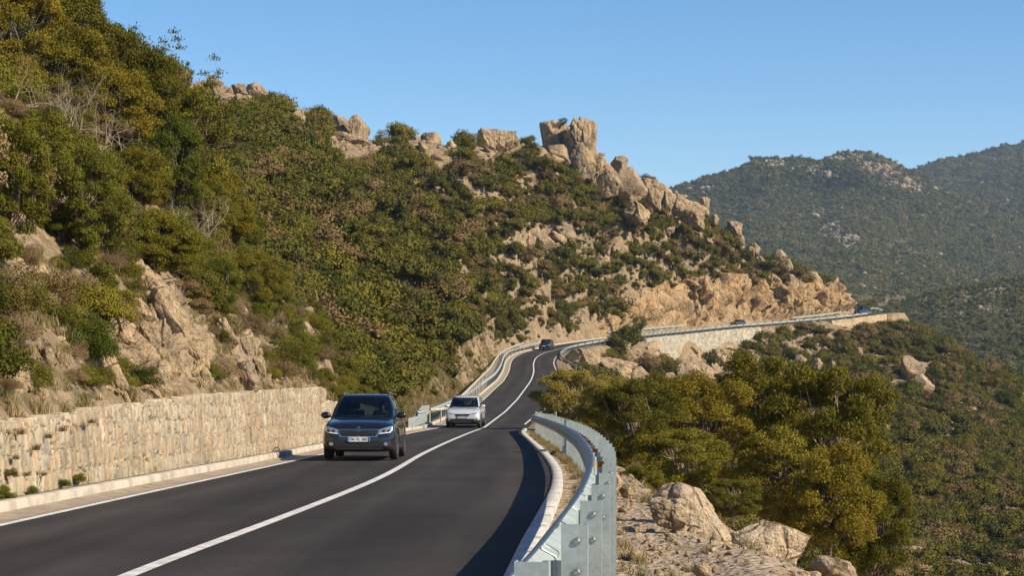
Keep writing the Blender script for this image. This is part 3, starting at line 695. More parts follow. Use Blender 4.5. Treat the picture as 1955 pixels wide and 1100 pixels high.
boulder(1216, 408, 60, 40, 362, 1, 'low orange-tan rock under the pale ridge slab', tilt=.3)
for i, (x, y, w, h) in enumerate([(1345, 396, 22, 34), (1403, 438, 34, 26), (1392, 444, 24, 22), (1410, 462, 26, 26), (1440, 476, 28, 22), (1491, 488, 22, 20), (1502, 514, 26, 34), (1477, 512, 18, 26), (1330, 450, 40, 20), (1365, 420, 18, 20)]):
    boulder(x, y, w, h, tilt=.25, group='rocks along the descending ridge', label='tan boulder on the ridge descending toward the far bend')
_rb = R(17)
def chain(pl_, n, spread, smin, smax, lab, gr):
    pl_ = np.array(pl_, float); L = np.r_[0, np.cumsum(np.linalg.norm(np.diff(pl_, axis=0), axis=1))]
    for _ in range(n):
        s = _rb.rand() * L[-1]; x = np.interp(s, L, pl_[:, 0]) + _rb.normal() * spread * .6; y = np.interp(s, L, pl_[:, 1]) + abs(_rb.normal()) * spread; w = _rb.uniform(smin, smax) * (1 if _rb.rand() > .3 else .6)
        nr = 'slabs' in gr; boulder(x, y, w * (.7 if nr else 1), w * _rb.uniform(.55, 1.25) * (1.3 if nr else 1), None, _rb.choice([1, 3, 4, 6]), lab, gr, tilt=_rb.uniform(-.7, -.1) if nr else _rb.uniform(-.2, .5), rz=_rb.uniform(0, 3) if not nr else _rb.uniform(-.6, .6), lib=RK if nr else RKG)
chain([(1060, 320), (1120, 335), (1180, 375), (1250, 400), (1330, 430), (1420, 475), (1530, 560)], 44, 17, 13, 32, 'angular tan block among the rocks running down the ridge below the tower', 'angular blocks below the rock tower')
chain([(376, 200), (430, 185), (520, 235), (600, 250), (660, 280)], 18, 16, 12, 28, 'tan rock on the upper left part of the distant hill', 'rocks of the upper left hill')
chain([(880, 310), (960, 300), (1040, 300)], 10, 12, 10, 24, 'small rock just under the middle skyline', 'small rocks under the middle skyline')
chain([(980, 440), (1050, 480), (1150, 490), (1250, 500)], 22, 40, 12, 28, 'small pale block on the sparse rocky part of the hillside', 'pale blocks of the rocky hillside')
chain([(1040, 600), (1100, 590), (1180, 560), (1230, 530)], 20, 26, 14, 32, 'ochre block on the broken slope where the cutting begins', 'ochre blocks near the distant bend')
boulder(1513, 546, 30, 44, None, 1, 'upright pale boulder above the right end of the orange cutting')
boulder(1550, 540, 44, 36, None, 4, 'cracked boulder beside the upright one above the road cutting', tilt=.3)
boulder(654, 247, 46, 48, 268, 1, 'left, weathered half of the split boulder on the skyline', lib=RKG)
boulder(685, 249, 40, 56, 266, 2, 'right, smooth upright half of the split skyline boulder', lib=RKG, rz=.1)
boulder(668, 268, 60, 20, 264, 4, 'flat rocks at the foot of the split skyline boulder')
boulder(722, 273, 26, 12, 270, 3, 'small low skyline rock between split boulder and lone tree')
boulder(797, 276, 34, 34, 300, 1, 'left boulder of the trio on the middle skyline'); boulder(812, 262, 22, 18, 303, 0, 'small boulder perched on top of the skyline trio')
boulder(826, 273, 38, 38, 300, 5, 'right boulder of the trio on the middle skyline'); boulder(862, 286, 24, 30, 304, 4, 'lone leaning rock right of the skyline trio')
boulder(932, 266, 46, 40, 322, 1, 'left part of the double dome rock before the tower'); boulder(962, 270, 56, 46, 324, 6, 'right part of the double dome rock before the tower')
for i, (x, y, w, h, lab) in enumerate([(388, 180, 50, 52, 'grey rock at the left end of the distant skyline'), (412, 168, 40, 40, 'rounded grey rock leaning on the leftmost skyline rock'), (408, 156, 28, 22, 'small boulder on top of the leftmost skyline rocks'), (458, 172, 30, 22, 'low boulder on the skyline right of the leftmost cluster'), (488, 178, 44, 34, 'curved sunlit boulder below the upper left skyline'), (470, 188, 24, 22, 'small boulder beside the curved sunlit one'), (566, 228, 34, 46, 'tall grooved rock on the slope below the left skyline'), (520, 215, 24, 40, 'narrow rock left of the tall grooved one')]):
    boulder(x, y, w, h, 236 + i * 4 if i > 3 else 230, i, lab)
# --- hillside
for (x, y, w, h, lab, t) in [(540, 503, 18, 50, 'narrow pale slab standing in bushes above the tall wall', .2), (558, 494, 26, 52, 'broad pale slab standing in bushes above the tall wall', .25), (577, 492, 18, 32, 'small pale slab right of the broad one in bushes', .3), (655, 606, 42, 36, 'rounded brown boulder low on the slope above the charcoal car', 0), (700, 600, 34, 30, 'upper boulder of the pair on the slope above the road bend', 0), (708, 622, 52, 44, 'lower boulder of the pair on the slope above the road bend', .1)]:
    p = hit(x, y + h * .4); boulder(x, y, w, h, (p.y - .5) if p else 120, None, lab, tilt=t)
for (x, y, w, h) in [(1010, 458, 36, 22), (1038, 466, 44, 30), (1060, 478, 30, 22), (990, 466, 22, 18), (905, 322, 26, 20), (893, 332, 18, 12), (1085, 345, 30, 10), (975, 345, 40, 10), (1125, 408, 22, 20), (1150, 420, 26, 14), (1060, 500, 30, 26), (1130, 505, 40, 26), (1185, 480, 34, 30), (1250, 470, 26, 16), (960, 500, 40, 18), (930, 372, 26, 12), (820, 555, 20, 14), (770, 605, 16, 12), (860, 470, 24, 12), (745, 420, 20, 12), (1345, 455, 34, 18), (1180, 398, 40, 26), (1240, 440, 40, 22), (1020, 560, 30, 18), (960, 600, 20, 22), (880, 395, 20, 10), (1100, 455, 34, 12), (640, 330, 20, 12), (700, 385, 18, 12), (760, 340, 22, 10), (1120, 540, 30, 20), (1290, 500, 30, 18), (890, 540, 18, 10), (1205, 430, 40, 16)]:
    boulder(x, y, w, h, tilt=.3 * _rr.rand(), label='tan rock lying between shrubs on the main hillside', group='rocks on the main hillside')
# --- below the road at the bend and under the far wall
for (x, y, w, h, lab) in [(1117, 688, 74, 40, 'round-backed boulder enclosed by the loop of the bend guardrail'), (1176, 712, 104, 44, 'long weathered boulder below the bend guardrail'), (1228, 735, 60, 60, 'steep grey-tan rock at the edge of the olive trees'), (1326, 722, 84, 50, 'biggest rock at the foot of the grey rubble wall'), (1296, 748, 64, 60, 'cracked rock hanging below the biggest one under the wall'), (1380, 690, 46, 40, 'boulder under the right end of the grey rubble wall'), (1742, 705, 60, 44, 'pale outcrop in the middle of the valley flank'), (1762, 738, 40, 42, 'pale rock directly below the valley flank outcrop')]:
    boulder(x, y, w, h, None, None, lab, tilt=.15)
for (x, y, w, h) in [(1195, 660, 24, 18), (1462, 655, 26, 16), (1500, 662, 30, 18), (1440, 690, 20, 30), (1530, 690, 26, 22), (1560, 700, 24, 30), (1480, 720, 30, 20), (1425, 735, 30, 18), (1590, 705, 22, 30), (1690, 775, 24, 14), (1720, 800, 26, 14), (1655, 860, 22, 14), (1650, 900, 26, 16), (1690, 925, 20, 16), (1720, 955, 22, 30), (1700, 980, 22, 18), (1790, 755, 26, 12), (1660, 640, 24, 12), (1700, 655, 24, 12), (1640, 675, 20, 20), (1800, 700, 22, 12), (1850, 780, 30, 14), (1520, 745, 40, 16), (1405, 755, 30, 18), (1745, 1065, 44, 36), (1760, 1090, 40, 26), (1860, 1020, 20, 12), (1900, 850, 20, 10), (1830, 880, 24, 10), (1600, 650, 20, 12), (1566, 655, 20, 14)]:
    boulder(x, y, w, h, tilt=.3 * _rr.rand(), label='pale rock in the scrub of the valley flank under the road', group='rocks on the valley flank')
# --- near boulders on the bank
boulder(1318, 992, 158, 96, 23.5, 1, 'long flaky-topped boulder on the gravel bank right of the guardrail', lib=RKC, tilt=.42, rz=.1, deep=.7)
boulder(1478, 1036, 150, 92, 22.5, 2, 'large smooth cream boulder at the edge of the gravel bank', lib=RKC, tilt=.15, rz=.5, deep=.8)
boulder(1200, 938, 44, 26, 28, 0, 'small round boulder by the guardrail posts under the trees', lib=RK)
boulder(1178, 926, 26, 46, 30, 2, 'pale stone half hidden behind the guardrail posts', lib=RK)
boulder(1590, 1094, 110, 52, 18.5, 5, 'low rounded rock at the bottom edge right of the cream boulder', lib=RK, tilt=.2)
boulder(1275, 985, 70, 40, 21.5, 4, 'grey rock in front of the long flaky boulder', lib=RKG, tilt=.3)
boulder(1340, 1092, 40, 30, 15.8, 5, 'small cream stone lying on the gravel at the bottom edge', lib=RK)
boulder(1420, 1085, 90, 40, 18, 3, 'broken slab below the two big boulders', lib=RK, tilt=.5)
boulder(1385, 1060, 70, 28, 19.5, 6, 'shattered slab below the long flaky boulder', lib=RK, tilt=.45)
boulder(1480, 1100, 90, 30, 18, 1, 'dark-edged flat rock at the bottom beside the low rounded one', lib=RKG, tilt=.3)

# --- rock skins: faces of jointed rock pushed out of the slope
def in_blobs(px, py, blobs):
    m = np.full(len(px), -3.0)
    for (cx, cy, rx, ry, a) in blobs:
        ca, sa = math.cos(a), math.sin(a); u = ((px - cx) * ca + (py - cy) * sa) / rx; v = (-(px - cx) * sa + (py - cy) * ca) / ry
        m = np.maximum(m, 1 - np.sqrt(u * u + v * v))
    return m
def skin(name, X, Y, cell, amp, skew, seed, mat, label, maskf=None, bury=.6, lift=.3, cat='rock face'):
    Z = height(X, Y, True).reshape(X.shape); Pg = np.stack([X, Y, Z], -1)
    du = np.gradient(Pg, axis=0); dv = np.gradient(Pg, axis=1); n = np.cross(du, dv); n /= np.linalg.norm(n, axis=2)[..., None]; n *= np.sign(n[..., 2:3] + 1e-9)
    U = np.cumsum(np.linalg.norm(du, axis=2).mean(1))[:, None] + 0 * X; Vv = np.cumsum(np.linalg.norm(dv, axis=2), axis=1)
    U, Vv = U.ravel(), Vv.ravel(); ca, sa = math.cos(skew), math.sin(skew)
    wob = np.stack([fbm(np.stack([U / cell[1], Vv / cell[1], 0 * U + k * 7], 1), 3, seed + k) for k in range(2)], 1) * .3
    a = (U * ca + Vv * sa) / cell[0] + wob[:, 0]; b = (-U * sa + Vv * ca) / cell[1] + wob[:, 1]
    d1, d2, rnd, vec = worley(np.stack([a, b, 0 * a], 1), seed, .95)
    e1, e2, rn2, ve2 = worley(np.stack([a * 2.7, b * 2.2, 0 * a], 1), seed + 50, .95)
    disp = (rnd[:, 0] - .35) + (vec[:, :2] * (rnd[:, 1:3] - .5)).sum(1) * 1.8 - .35 * (1 - smooth01((d2 - d1) / .18)) + .22 * (rn2[:, 0] - .5) + (ve2[:, :2] * (rn2[:, 1:3] - .5)).sum(1) * .5 - .14 * (1 - smooth01((e2 - e1) / .2)) + fbm(np.stack([a * 4, b * 4, 0 * a], 1), 3, seed) * .08
    disp = disp * amp + lift
    if maskf is not None:
        m = maskf(Pg.reshape(-1, 3)); ef = np.repeat(smooth01(np.arange(X.shape[1]) / (X.shape[1] * .05))[None], X.shape[0], 0).ravel(); disp = (disp * ef) * m - bury * (1 - m)
    Pn = Pg.reshape(-1, 3) + n.reshape(-1, 3) * disp[:, None]
    o = link(name, np_mesh(name, Pn, grid_faces(*X.shape), smooth=True), mat); tag(o, label, cat); return o, Pn
def proj(Pn): return CX + F * Pn[:, 0] / Pn[:, 1], HY - F * Pn[:, 2] / Pn[:, 1]
def lateral(i0, i1, s0, s1, nu, nv, A=None):
    A = Lp if A is None else A; idx = np.linspace(i0, i1, nu); ii = np.arange(len(A)); B = np.stack([np.interp(idx, ii, A[:, k]) for k in range(2)], 1); n = np.stack([np.interp(idx, ii, NL[:, k]) for k in range(2)], 1)
    s = s0 + (s1 - s0) * np.linspace(0, 1, nv)**1.0; G = B[:, None] + n[:, None] * s[None, :, None]; return G[..., 0], G[..., 1]
X_, Y_ = lateral(iL(336), iL(437), 2.0, 17, 620, 100)
cutblobs = [(1330, 598, 145, 72, -.15), (1390, 582, 130, 56, .1), (1480, 585, 120, 52, .25), (1570, 592, 100, 52, .15), (1240, 612, 90, 50, -.25)]
def mk(P3):
    px, py = proj(P3); m = in_blobs(px, py, cutblobs); nz = fbm(np.stack([px / 26, py / 16, 0 * px], 1), 3, 5) * .16; return smooth01((m + nz + .03) / .12)
skin('rock_cutting', X_, Y_, (2.3, 3.4), 2.7, .6, 31, M['rock_orange'], 'long orange-tan rock cutting above the far stretch of road', mk, bury=1.6, lift=.9)
X_, Y_ = lateral(iL(15), iL(66), 1.25, 9.0, 620, 190)
nb = [(318, 600, 44, 118, -.45), (262, 500, 24, 60, -.3), (370, 665, 34, 56, -.5), (290, 700, 90, 46, .1), (460, 690, 36, 50, -.25), (35, 720, 34, 42, -.2)]
def mk3(P3):
    px, py = proj(P3); m = in_blobs(px, py, nb); nz = fbm(np.stack([px / 22, py / 22, 0 * px], 1), 3, 7) * .22; return smooth01((m + nz - .06) / .2)
skin('rock_outcrop', X_, Y_, (.55, 1.1), .30, -.5, 35, M['rock'], 'tan jointed rock outcrop rising in slabs above the tall stone wall', mk3, bury=.35, lift=.05)
chain([(235, 450), (300, 560), (350, 650), (400, 720)], 22, 20, 16, 46, 'tan granite slab of the jointed outcrop above the tall stone wall', 'slabs of the outcrop above the wall')
chain([(180, 690), (260, 640), (300, 700), (240, 740), (340, 740)], 14, 22, 16, 40, 'tan granite slab of the jointed outcrop above the tall stone wall', 'slabs of the outcrop above the wall')
chain([(430, 620), (460, 690), (510, 730)], 10, 14, 12, 30, 'tan granite slab of the jointed outcrop above the tall stone wall', 'slabs of the outcrop above the wall')
slabs = [(243, 465, 38, 44, -.2), (258, 515, 52, 50, -.5), (297, 560, 36, 70, -.5), (325, 605, 52, 120, -.5), (352, 650, 34, 110, -.5), (380, 668, 28, 80, -.5), (300, 640, 56, 60, -.3), (262, 595, 50, 44, .1), (232, 632, 66, 50, .1), (250, 690, 84, 58, .2), (292, 715, 60, 60, .3), (212, 712, 48, 90, -.3), (188, 690, 36, 60, -.2), (330, 700, 60, 50, -.4), (300, 742, 50, 40, 0), (36, 705, 46, 92, -.35), (92, 680, 28, 70, -.2), (70, 745, 44, 40, 0), (436, 640, 28, 60, -.5), (455, 690, 50, 40, -.2), (478, 668, 28, 52, -.3), (468, 722, 52, 54, .1), (493, 702, 36, 44, -.2), (424, 695, 30, 36, 0), (458, 585, 20, 44, -.4), (505, 728, 34, 26, 0), (165, 640, 30, 30, 0), (130, 700, 30, 60, -.3)]
for i, (x, y, w, h, t) in enumerate(slabs):
    boulder(x, y, w, h, None, [4, 1, 0, 5, 3, 2, 6][i % 7], 'tan granite slab of the jointed outcrop above the tall stone wall', 'slabs of the outcrop above the wall', tilt=t, lib=RK, deep=.8, rz=_rr.uniform(-.5, .5))
# rough rock slope under the far road, valley side
def latR(i0, i1, s0, s1, nu, nv):
    A = Rp; idx = np.linspace(i0, i1, nu); ii = np.arange(len(A)); B = np.stack([np.interp(idx, ii, A[:, k]) for k in range(2)], 1); n = np.stack([np.interp(idx, ii, NL[:, k]) for k in range(2)], 1)
    s = np.linspace(s0, s1, nv); G = B[:, None] - n[:, None] * s[None, :, None]; return G[..., 0], G[..., 1]
X_, Y_ = latR(iF(320), iF(436), 2.6, 34, 420, 160)
def mk4(P3):
    px, py = proj(P3); nz = fbm(np.stack([px / 20, py / 9, 0 * px], 1), 4, 8); m = in_blobs(px, py, [(1400, 700, 190, 80, .1), (1550, 680, 90, 60, .2), (1300, 740, 100, 60, 0)]); return smooth01((m + nz * .55 - .22) / .15)
skin('rock_slope', X_, Y_, (1.5, 2.6), .8, .8, 37, M['rock_grey'], 'broken rocky slope below the far road and its grey wall', mk4, bury=.8, lift=.1, cat='rock face')

# ------------------------------------------------------------------ plants: mesh makers (unit sizes in metres)
def leaf_quads(c, axis, side, ln, wd):
    """c centre of leaf base, axis direction, side direction (unit) -> rhombus leaves"""
    a = c; b = c + axis * (ln * .45)[:, None] + side * (wd * .5)[:, None]; t = c + axis * ln[:, None]; d = c + axis * (ln * .45)[:, None] - side * (wd * .5)[:, None]
    V = np.stack([a, b, t, d], 1).reshape(-1, 3); return V, np.arange(len(V)).reshape(-1, 4)
def unit(v): return v / (np.linalg.norm(v, axis=-1, keepdims=True) + 1e-9)
def clump_leaves(r, centres, radii, n_per, ln, wd, up=.25, shell=.5, flat=.8, form=0.):
    C_, A_, T_, N_ = [], [], [], []
    for (c, rad) in zip(centres, radii):
        n = int(n_per * (rad / np.mean(radii))**2); d = unit(r.normal(size=(n, 3))); d[:, 2] = np.abs(d[:, 2]) * .9 - .25 * r.rand(n); d = unit(d)
        rr = rad * (shell + (1 - shell) * r.rand(n)) * (1 + .12 * r.normal(size=n)); p = c + d * rr[:, None] * [1, 1, flat]
        ax = unit(d * .7 + r.normal(size=(n, 3)) * .55 + [0, 0, up]); N_.append(unit(d * form * 1.5 + r.normal(size=(n, 3)) * .55)); C_.append(p); A_.append(ax); T_.append(np.clip(r.normal(.5 + r.uniform(-.18, .18), .17, n), 0, 1))
    C_ = np.concatenate(C_); A_ = np.concatenate(A_); T_ = np.concatenate(T_); S_ = unit(np.cross(A_, r.normal(size=A_.shape)))
    if form: N_ = np.concatenate(N_); A_ = unit(A_ - N_ * (A_ * N_).sum(1)[:, None] * .9); S_ = unit(np.cross(N_, A_))
    n = len(C_); V, Fc = leaf_quads(C_, A_, S_, ln * r.uniform(.6, 1.3, n), wd * r.uniform(.7, 1.3, n)); return V, Fc, np.repeat(T_, 4)
def dome_clumps(r, n, rx, rz, crad, z0=0.0):
    d = unit(r.normal(size=(n, 3))); d[:, 2] = np.abs(d[:, 2]); k = r.uniform(.45, .95, n)
    c = d * k[:, None] * [rx, rx, rz]; c[:, 2] += z0; return c, crad * r.uniform(.7, 1.25, n)
def bush_mesh(name, seed, n_cl=10, n_per=45, leaf=.16, crad=.42, rz=.85, core=True, irregular=.25):
    """bush of radius about 1, height about 1.1, standing on z = 0"""
    r = R(seed); c, rad = dome_clumps(r, n_cl, .72, rz * .75, crad, .12); c[:, :2] += r.normal(size=(n_cl, 2)) * irregular * .4
    V, Fc, T_ = clump_leaves(r, c, rad, n_per, leaf, leaf * .62, shell=.72, form=1.0)
    if core:
        iv, iff = ICO[1]; Vs, Fs, Ts = [V], [Fc], [T_]; o_ = len(V)
        for cc, rd in zip(c, rad):
            w = iv * (rd * .58) * r.uniform(.85, 1.1, (len(iv), 1)) + cc; q4 = np.concatenate([iff, iff[:, 2:3]], 1); Vs.append(w); Fs.append(q4 + o_); Ts.append(np.full(len(w), .25)); o_ += len(w)
        V = np.concatenate(Vs); T_ = np.concatenate(Ts)
        tri = [f[:, :3] for f in Fs[1:]]
        return V, [Fs[0], np.concatenate(tri)], T_
    return V, [Fc], T_
def mesh_poly(name, V, Flist, tint, mats, midx=None):
    me = bpy.data.meshes.new(name); V = np.asarray(V, np.float32); me.vertices.add(len(V)); me.vertices.foreach_set('co', V.ravel())
    li = np.concatenate([f.ravel() for f in Flist]).astype(np.int32); tot = np.concatenate([np.full(len(f), f.shape[1], np.int32) for f in Flist])
    me.loops.add(len(li)); me.loops.foreach_set('vertex_index', li); me.polygons.add(len(tot)); me.polygons.foreach_set('loop_start', np.r_[0, np.cumsum(tot)[:-1]].astype(np.int32)); me.polygons.foreach_set('loop_total', tot)
    me.update(calc_edges=True); a = me.attributes.new('tint', 'FLOAT', 'POINT'); a.data.foreach_set('value', np.asarray(tint, np.float32))
    for m_ in mats: me.materials.append(m_)
    return me
def tree_parts(seed, H, Wd, n_cl=26, n_per=420, leaf=.075, crad=.42, trunk=.09, low=.25, lean=0.0, shell=.35, sparse=0):
    """evergreen oak / wild olive: trunk with limbs reaching every clump, small leaves. returns (leaf arrays, wood arrays)"""
    r = R(seed); d = unit(r.normal(size=(n_cl, 3))); k = r.uniform(.3, 1, n_cl)**.6
    c = d * k[:, None] * [Wd / 2 - crad * .7, Wd / 2 - crad * .7, H * (1 - low) / 2 - crad * .4]; c[:, 2] += H * (1 + low) / 2; c[:, 0] += lean * (c[:, 2] / H)
    rad = crad * r.uniform(.65, 1.35, n_cl)
    L_ = clump_leaves(r, c, rad, n_per, leaf, leaf * .5, shell=shell, flat=.92, form=.55)
    tv, tf, o_ = [], [], 0
    top = np.array([lean * .5, 0, H * .62]); tp = np.array([[0, 0, -.3], [.05 * H * r.normal() * .5, .03, H * .15], [lean * .25 + .04 * r.normal(), .05 * r.normal(), H * .35], top])
    tp = resample(tp, H * .06); v, f = tube_np(tp, np.linspace(trunk, trunk * .45, len(tp)), 8); tv.append(v); tf.append(f + o_); o_ += len(v)
    for i in range(n_cl):
        s = tp[min(len(tp) - 1, int(len(tp) * r.uniform(.25, .95)))]; e = c[i]; m = (s + e) / 2 + r.normal(size=3) * .12 * Wd / 4 + [0, 0, -.06 * H]
        q4 = resample(np.array([s, m, e]), max(.12, Wd / 22)); v, f = tube_np(q4, np.linspace(trunk * .42, trunk * .10, len(q4)), 5); tv.append(v); tf.append(f + o_); o_ += len(v)
        for _ in range(3):
            e2 = e + unit(r.normal(size=3)) * rad[i] * .9; v, f = tube_np(np.array([e, (e + e2) / 2 + r.normal(size=3) * .04, e2]), [trunk * .12, trunk * .08, trunk * .03], 4); tv.append(v); tf.append(f + o_); o_ += len(v)
    return L_, (np.concatenate(tv), np.concatenate(tf))
def tree_meshes(name, mat, wood='bark', **kw):
    (V, Fc, T_), (wv, wf) = tree_parts(**kw)
    cr = mesh_poly('crown', V, [Fc], T_, [M[mat]]); tr = np_mesh('trunk', wv, wf, smooth=True); tr.materials.append(M[wood]); return cr, tr
def twig_tree(seed, H, depth=5, spread=.6, rad=.022, straight=.3):
    r = R(seed); tv, tf = [], []; o_ = [0]; tips = []
    def rec(p, d, ln, rd, k):
        n = 4; pts = [p]
        for _ in range(n):
            d = unit(d + r.normal(size=3) * .22 + [0, 0, .05]); pts.append(pts[-1] + d * ln / n)
        v, f = tube_np(np.array(pts), np.linspace(rd, rd * .6, n + 1), 4); tv.append(v); tf.append(f + o_[0]); o_[0] += len(v)
        if k == 0: tips.append(pts[-1]); return
        for _ in range(r.randint(2, 4)):
            j = r.randint(2, n + 1); rec(pts[j], unit(d + r.normal(size=3) * spread), ln * r.uniform(.6, .85), rd * .55, k - 1)
    for _ in range(r.randint(3, 6)): rec(np.array([r.normal() * .05, r.normal() * .05, -.1]), unit(np.array([r.normal() * .5, r.normal() * .5, 1.])), H * .38, rad, depth - 1)
    return np.concatenate(tv), np.concatenate(tf), np.array(tips)
def grass_tuft(seed, n=60, h=.45, w=.012, spread=.12, droop=.5):
    r = R(seed); Vs, Fs = [], []; o_ = 0; T_ = []
    for i in range(n):
        a = r.uniform(0, 2 * math.pi); b = np.array([r.normal() * spread, r.normal() * spread, -.03]); d = np.array([math.cos(a), math.sin(a), 0]); hh = h * r.uniform(.5, 1.2); s = np.array([-d[1], d[0], 0]) * w
        pts = [b + d * droop * hh * t**2 + np.array([0, 0, hh * t * (1 - .25 * t)]) for t in (0, .4, .75, 1)]
        for t, p in zip((1, .8, .5, .05), pts): Vs += [p - s * t, p + s * t]
        Fs += [[o_ + 2 * j, o_ + 2 * j + 1, o_ + 2 * j + 3, o_ + 2 * j + 2] for j in range(3)]; o_ += 8; T_ += [r.rand()] * 8
    return np.array(Vs), np.array(Fs), np.array(T_)

# scatter: one object holding template plants and points; geometry nodes set the templates out
def scatter(name, templates, pos, scl, rot, pick, label, cat, mats=None, kind='stuff', nrm=None):
    """templates: list of (V, [faces...], tint, material index)"""
    nT = len(templates); Vs, Fq, Ft, tm, ti = [], [], [], [], []; o_ = 0; mi = []
    miq, mit = [], []
    for k, t in enumerate(templates):
        V, Fl, T_, mid = t
        for f in Fl:
            if f.shape[1] == 4: Fq.append(f + o_); miq.append(np.full(len(f), mid))
            else: Ft.append(f + o_); mit.append(np.full(len(f), mid))
        Vs.append(V); tm.append(np.full(len(V), k + 1)); ti.append(T_); o_ += len(V)
    n = len(pos); Vs.append(pos); tm.append(np.zeros(n)); ti.append(np.full(n, .5))
    Flist = ([np.concatenate(Fq)] if Fq else []) + ([np.concatenate(Ft)] if Ft else [])
    me = mesh_poly(name, np.concatenate(Vs), Flist, np.concatenate(ti), mats)
    me.polygons.foreach_set('material_index', np.concatenate(miq + mit).astype(np.int32))
    a = me.attributes.new('tmpl', 'INT', 'POINT'); a.data.foreach_set('value', np.concatenate(tm).astype(np.int32)); tot = len(me.vertices)
    def vec(nm, arr):
        b = me.attributes.new(nm, 'FLOAT_VECTOR', 'POINT'); full = np.zeros((tot, 3), np.float32); full[-n:] = arr; b.data.foreach_set('vector', full.ravel())
    vec('scl', scl); vec('rot', rot)
    b = me.attributes.new('pick', 'INT', 'POINT'); full = np.zeros(tot, np.int32); full[-n:] = pick; b.data.foreach_set('value', full)
    ng = bpy.data.node_groups.new(name, 'GeometryNodeTree'); ng.interface.new_socket('Geometry', in_out='INPUT', socket_type='NodeSocketGeometry'); ng.interface.new_socket('Geometry', in_out='OUTPUT', socket_type='NodeSocketGeometry')
    gi = ng.nodes.new('NodeGroupInput'); go = ng.nodes.new('NodeGroupOutput')
    def attr(nm, t):
        q_ = ng.nodes.new('GeometryNodeInputNamedAttribute'); q_.data_type = t; q_.inputs['Name'].default_value = nm; return q_.outputs['Attribute']
    at = attr('tmpl', 'INT')
    def sep(k):
        s = ng.nodes.new('GeometryNodeSeparateGeometry'); s.domain = 'POINT'; c = ng.nodes.new('FunctionNodeCompare'); c.data_type = 'INT'; c.operation = 'EQUAL'
        ng.links.new(at, c.inputs['A'] if False else [i for i in c.inputs if i.name == 'A' and i.type == 'INT'][0]); [i for i in c.inputs if i.name == 'B' and i.type == 'INT'][0].default_value = k
        ng.links.new(c.outputs[0], s.inputs['Selection']); ng.links.new(gi.outputs[0], s.inputs['Geometry']); return s.outputs[0]
    join = ng.nodes.new('GeometryNodeJoinGeometry')
    for k in range(nT, 0, -1):
        g = ng.nodes.new('GeometryNodeGeometryToInstance'); ng.links.new(sep(k), g.inputs[0]); ng.links.new(g.outputs[0], join.inputs[0])
    ip = ng.nodes.new('GeometryNodeInstanceOnPoints'); ng.links.new(sep(0), ip.inputs['Points']); ng.links.new(join.outputs[0], ip.inputs['Instance']); ip.inputs['Pick Instance'].default_value = True
    ng.links.new(attr('pick', 'INT'), ip.inputs['Instance Index']); ng.links.new(attr('scl', 'FLOAT_VECTOR'), ip.inputs['Scale'])
    e2r = ng.nodes.new('FunctionNodeEulerToRotation'); ng.links.new(attr('rot', 'FLOAT_VECTOR'), e2r.inputs[0]); ng.links.new(e2r.outputs[0], ip.inputs['Rotation'])
    ng.links.new(ip.outputs[0], go.inputs[0])
    o = link(name, me); md = o.modifiers.new('scatter', 'NODES'); md.node_group = ng; tag(o, label, cat, None, kind); return o

# ------------------------------------------------------------------ where the scrub grows
bare = [(1385, 592, 190, 46, 0), (1570, 592, 80, 45, .15), (1085, 272, 72, 60, 0), (1180, 352, 66, 44, .5), (1290, 396, 60, 30, .5), (1040, 462, 60, 24, .1), (1330, 722, 50, 30, 0), (1117, 690, 40, 24, 0), (1176, 712, 50, 22, 0), (667, 268, 60, 50, 0), (655, 605, 22, 18, 0), (705, 615, 30, 30, 0), (560, 497, 34, 26, 0), (822, 288, 56, 34, 0), (948, 284, 62, 36, 0), (1235, 735, 30, 30, 0), (1296, 750, 34, 30, 0), (1740, 712, 30, 26, 0), (405, 190, 60, 52, 0), (566, 242, 26, 40, 0), (488, 190, 34, 30, 0), (730, 278, 30, 24, 0), (1300, 668, 118, 32, -.12), (1610, 628, 46, 14, -.1)]
thin = [(1060, 455, 110, 40, .1), (1190, 470, 90, 40, .1), (1420, 690, 170, 60, .1), (1560, 680, 80, 50, .2), (1600, 830, 90, 60, 1.), (1700, 730, 90, 70, .3), (1780, 780, 120, 50, .4), (1720, 900, 120, 40, 1.), (1560, 720, 80, 40, .2)]
rv = R(5)
def scatter_points(n, xr, yr, seed):
    r = R(seed); y = r.uniform(yr[0]**.5, yr[1]**.5, n)**2; u = r.uniform(xr[0], xr[1], n); x = u * (y + 8); z = height(x, y)
    return np.stack([x, y, z], 1)
def ground_hits(n, seed, ymax=1060):
    r = R(seed); qx = r.uniform(-60, 2000, n); qy = r.uniform(120, ymax, n); best = np.full(n, -1); Zr = (HY - qy)[:, None] * rows[None, :] / F; U = (qx - CX)[:, None] / F * rows[None, :] / (rows[None, :] + 8)
    ci = np.searchsorted(cols_, U.ravel()).reshape(U.shape).clip(1, len(cols_) - 1); g = GZ[np.arange(len(rows))[None, :], ci]; ab = g >= Zr; f = ab.argmax(1); k = ab.any(1) & (rows[f] > 66); f = f[k]
    y = rows[f] + r.uniform(0, 2.5, len(f)); x = (qx[k] - CX) * y / F; return np.stack([x, y, height(x, y)], 1)
pts = np.concatenate([ground_hits(26000, 41), scatter_points(16000, (-.33, .34), (66, 500), 3)])
px, py = proj(pts)
p2 = pts[:, :2]; d2 = ((p2[:, None, :] - cl[None, ::3]) ** 2).sum(2); kk = d2.argmin(1) * 3; sgn = ((p2 - cl[kk]) * NL[kk]).sum(1)
outL = sgn - hwL[kk]; outR = -sgn - hwR[kk]
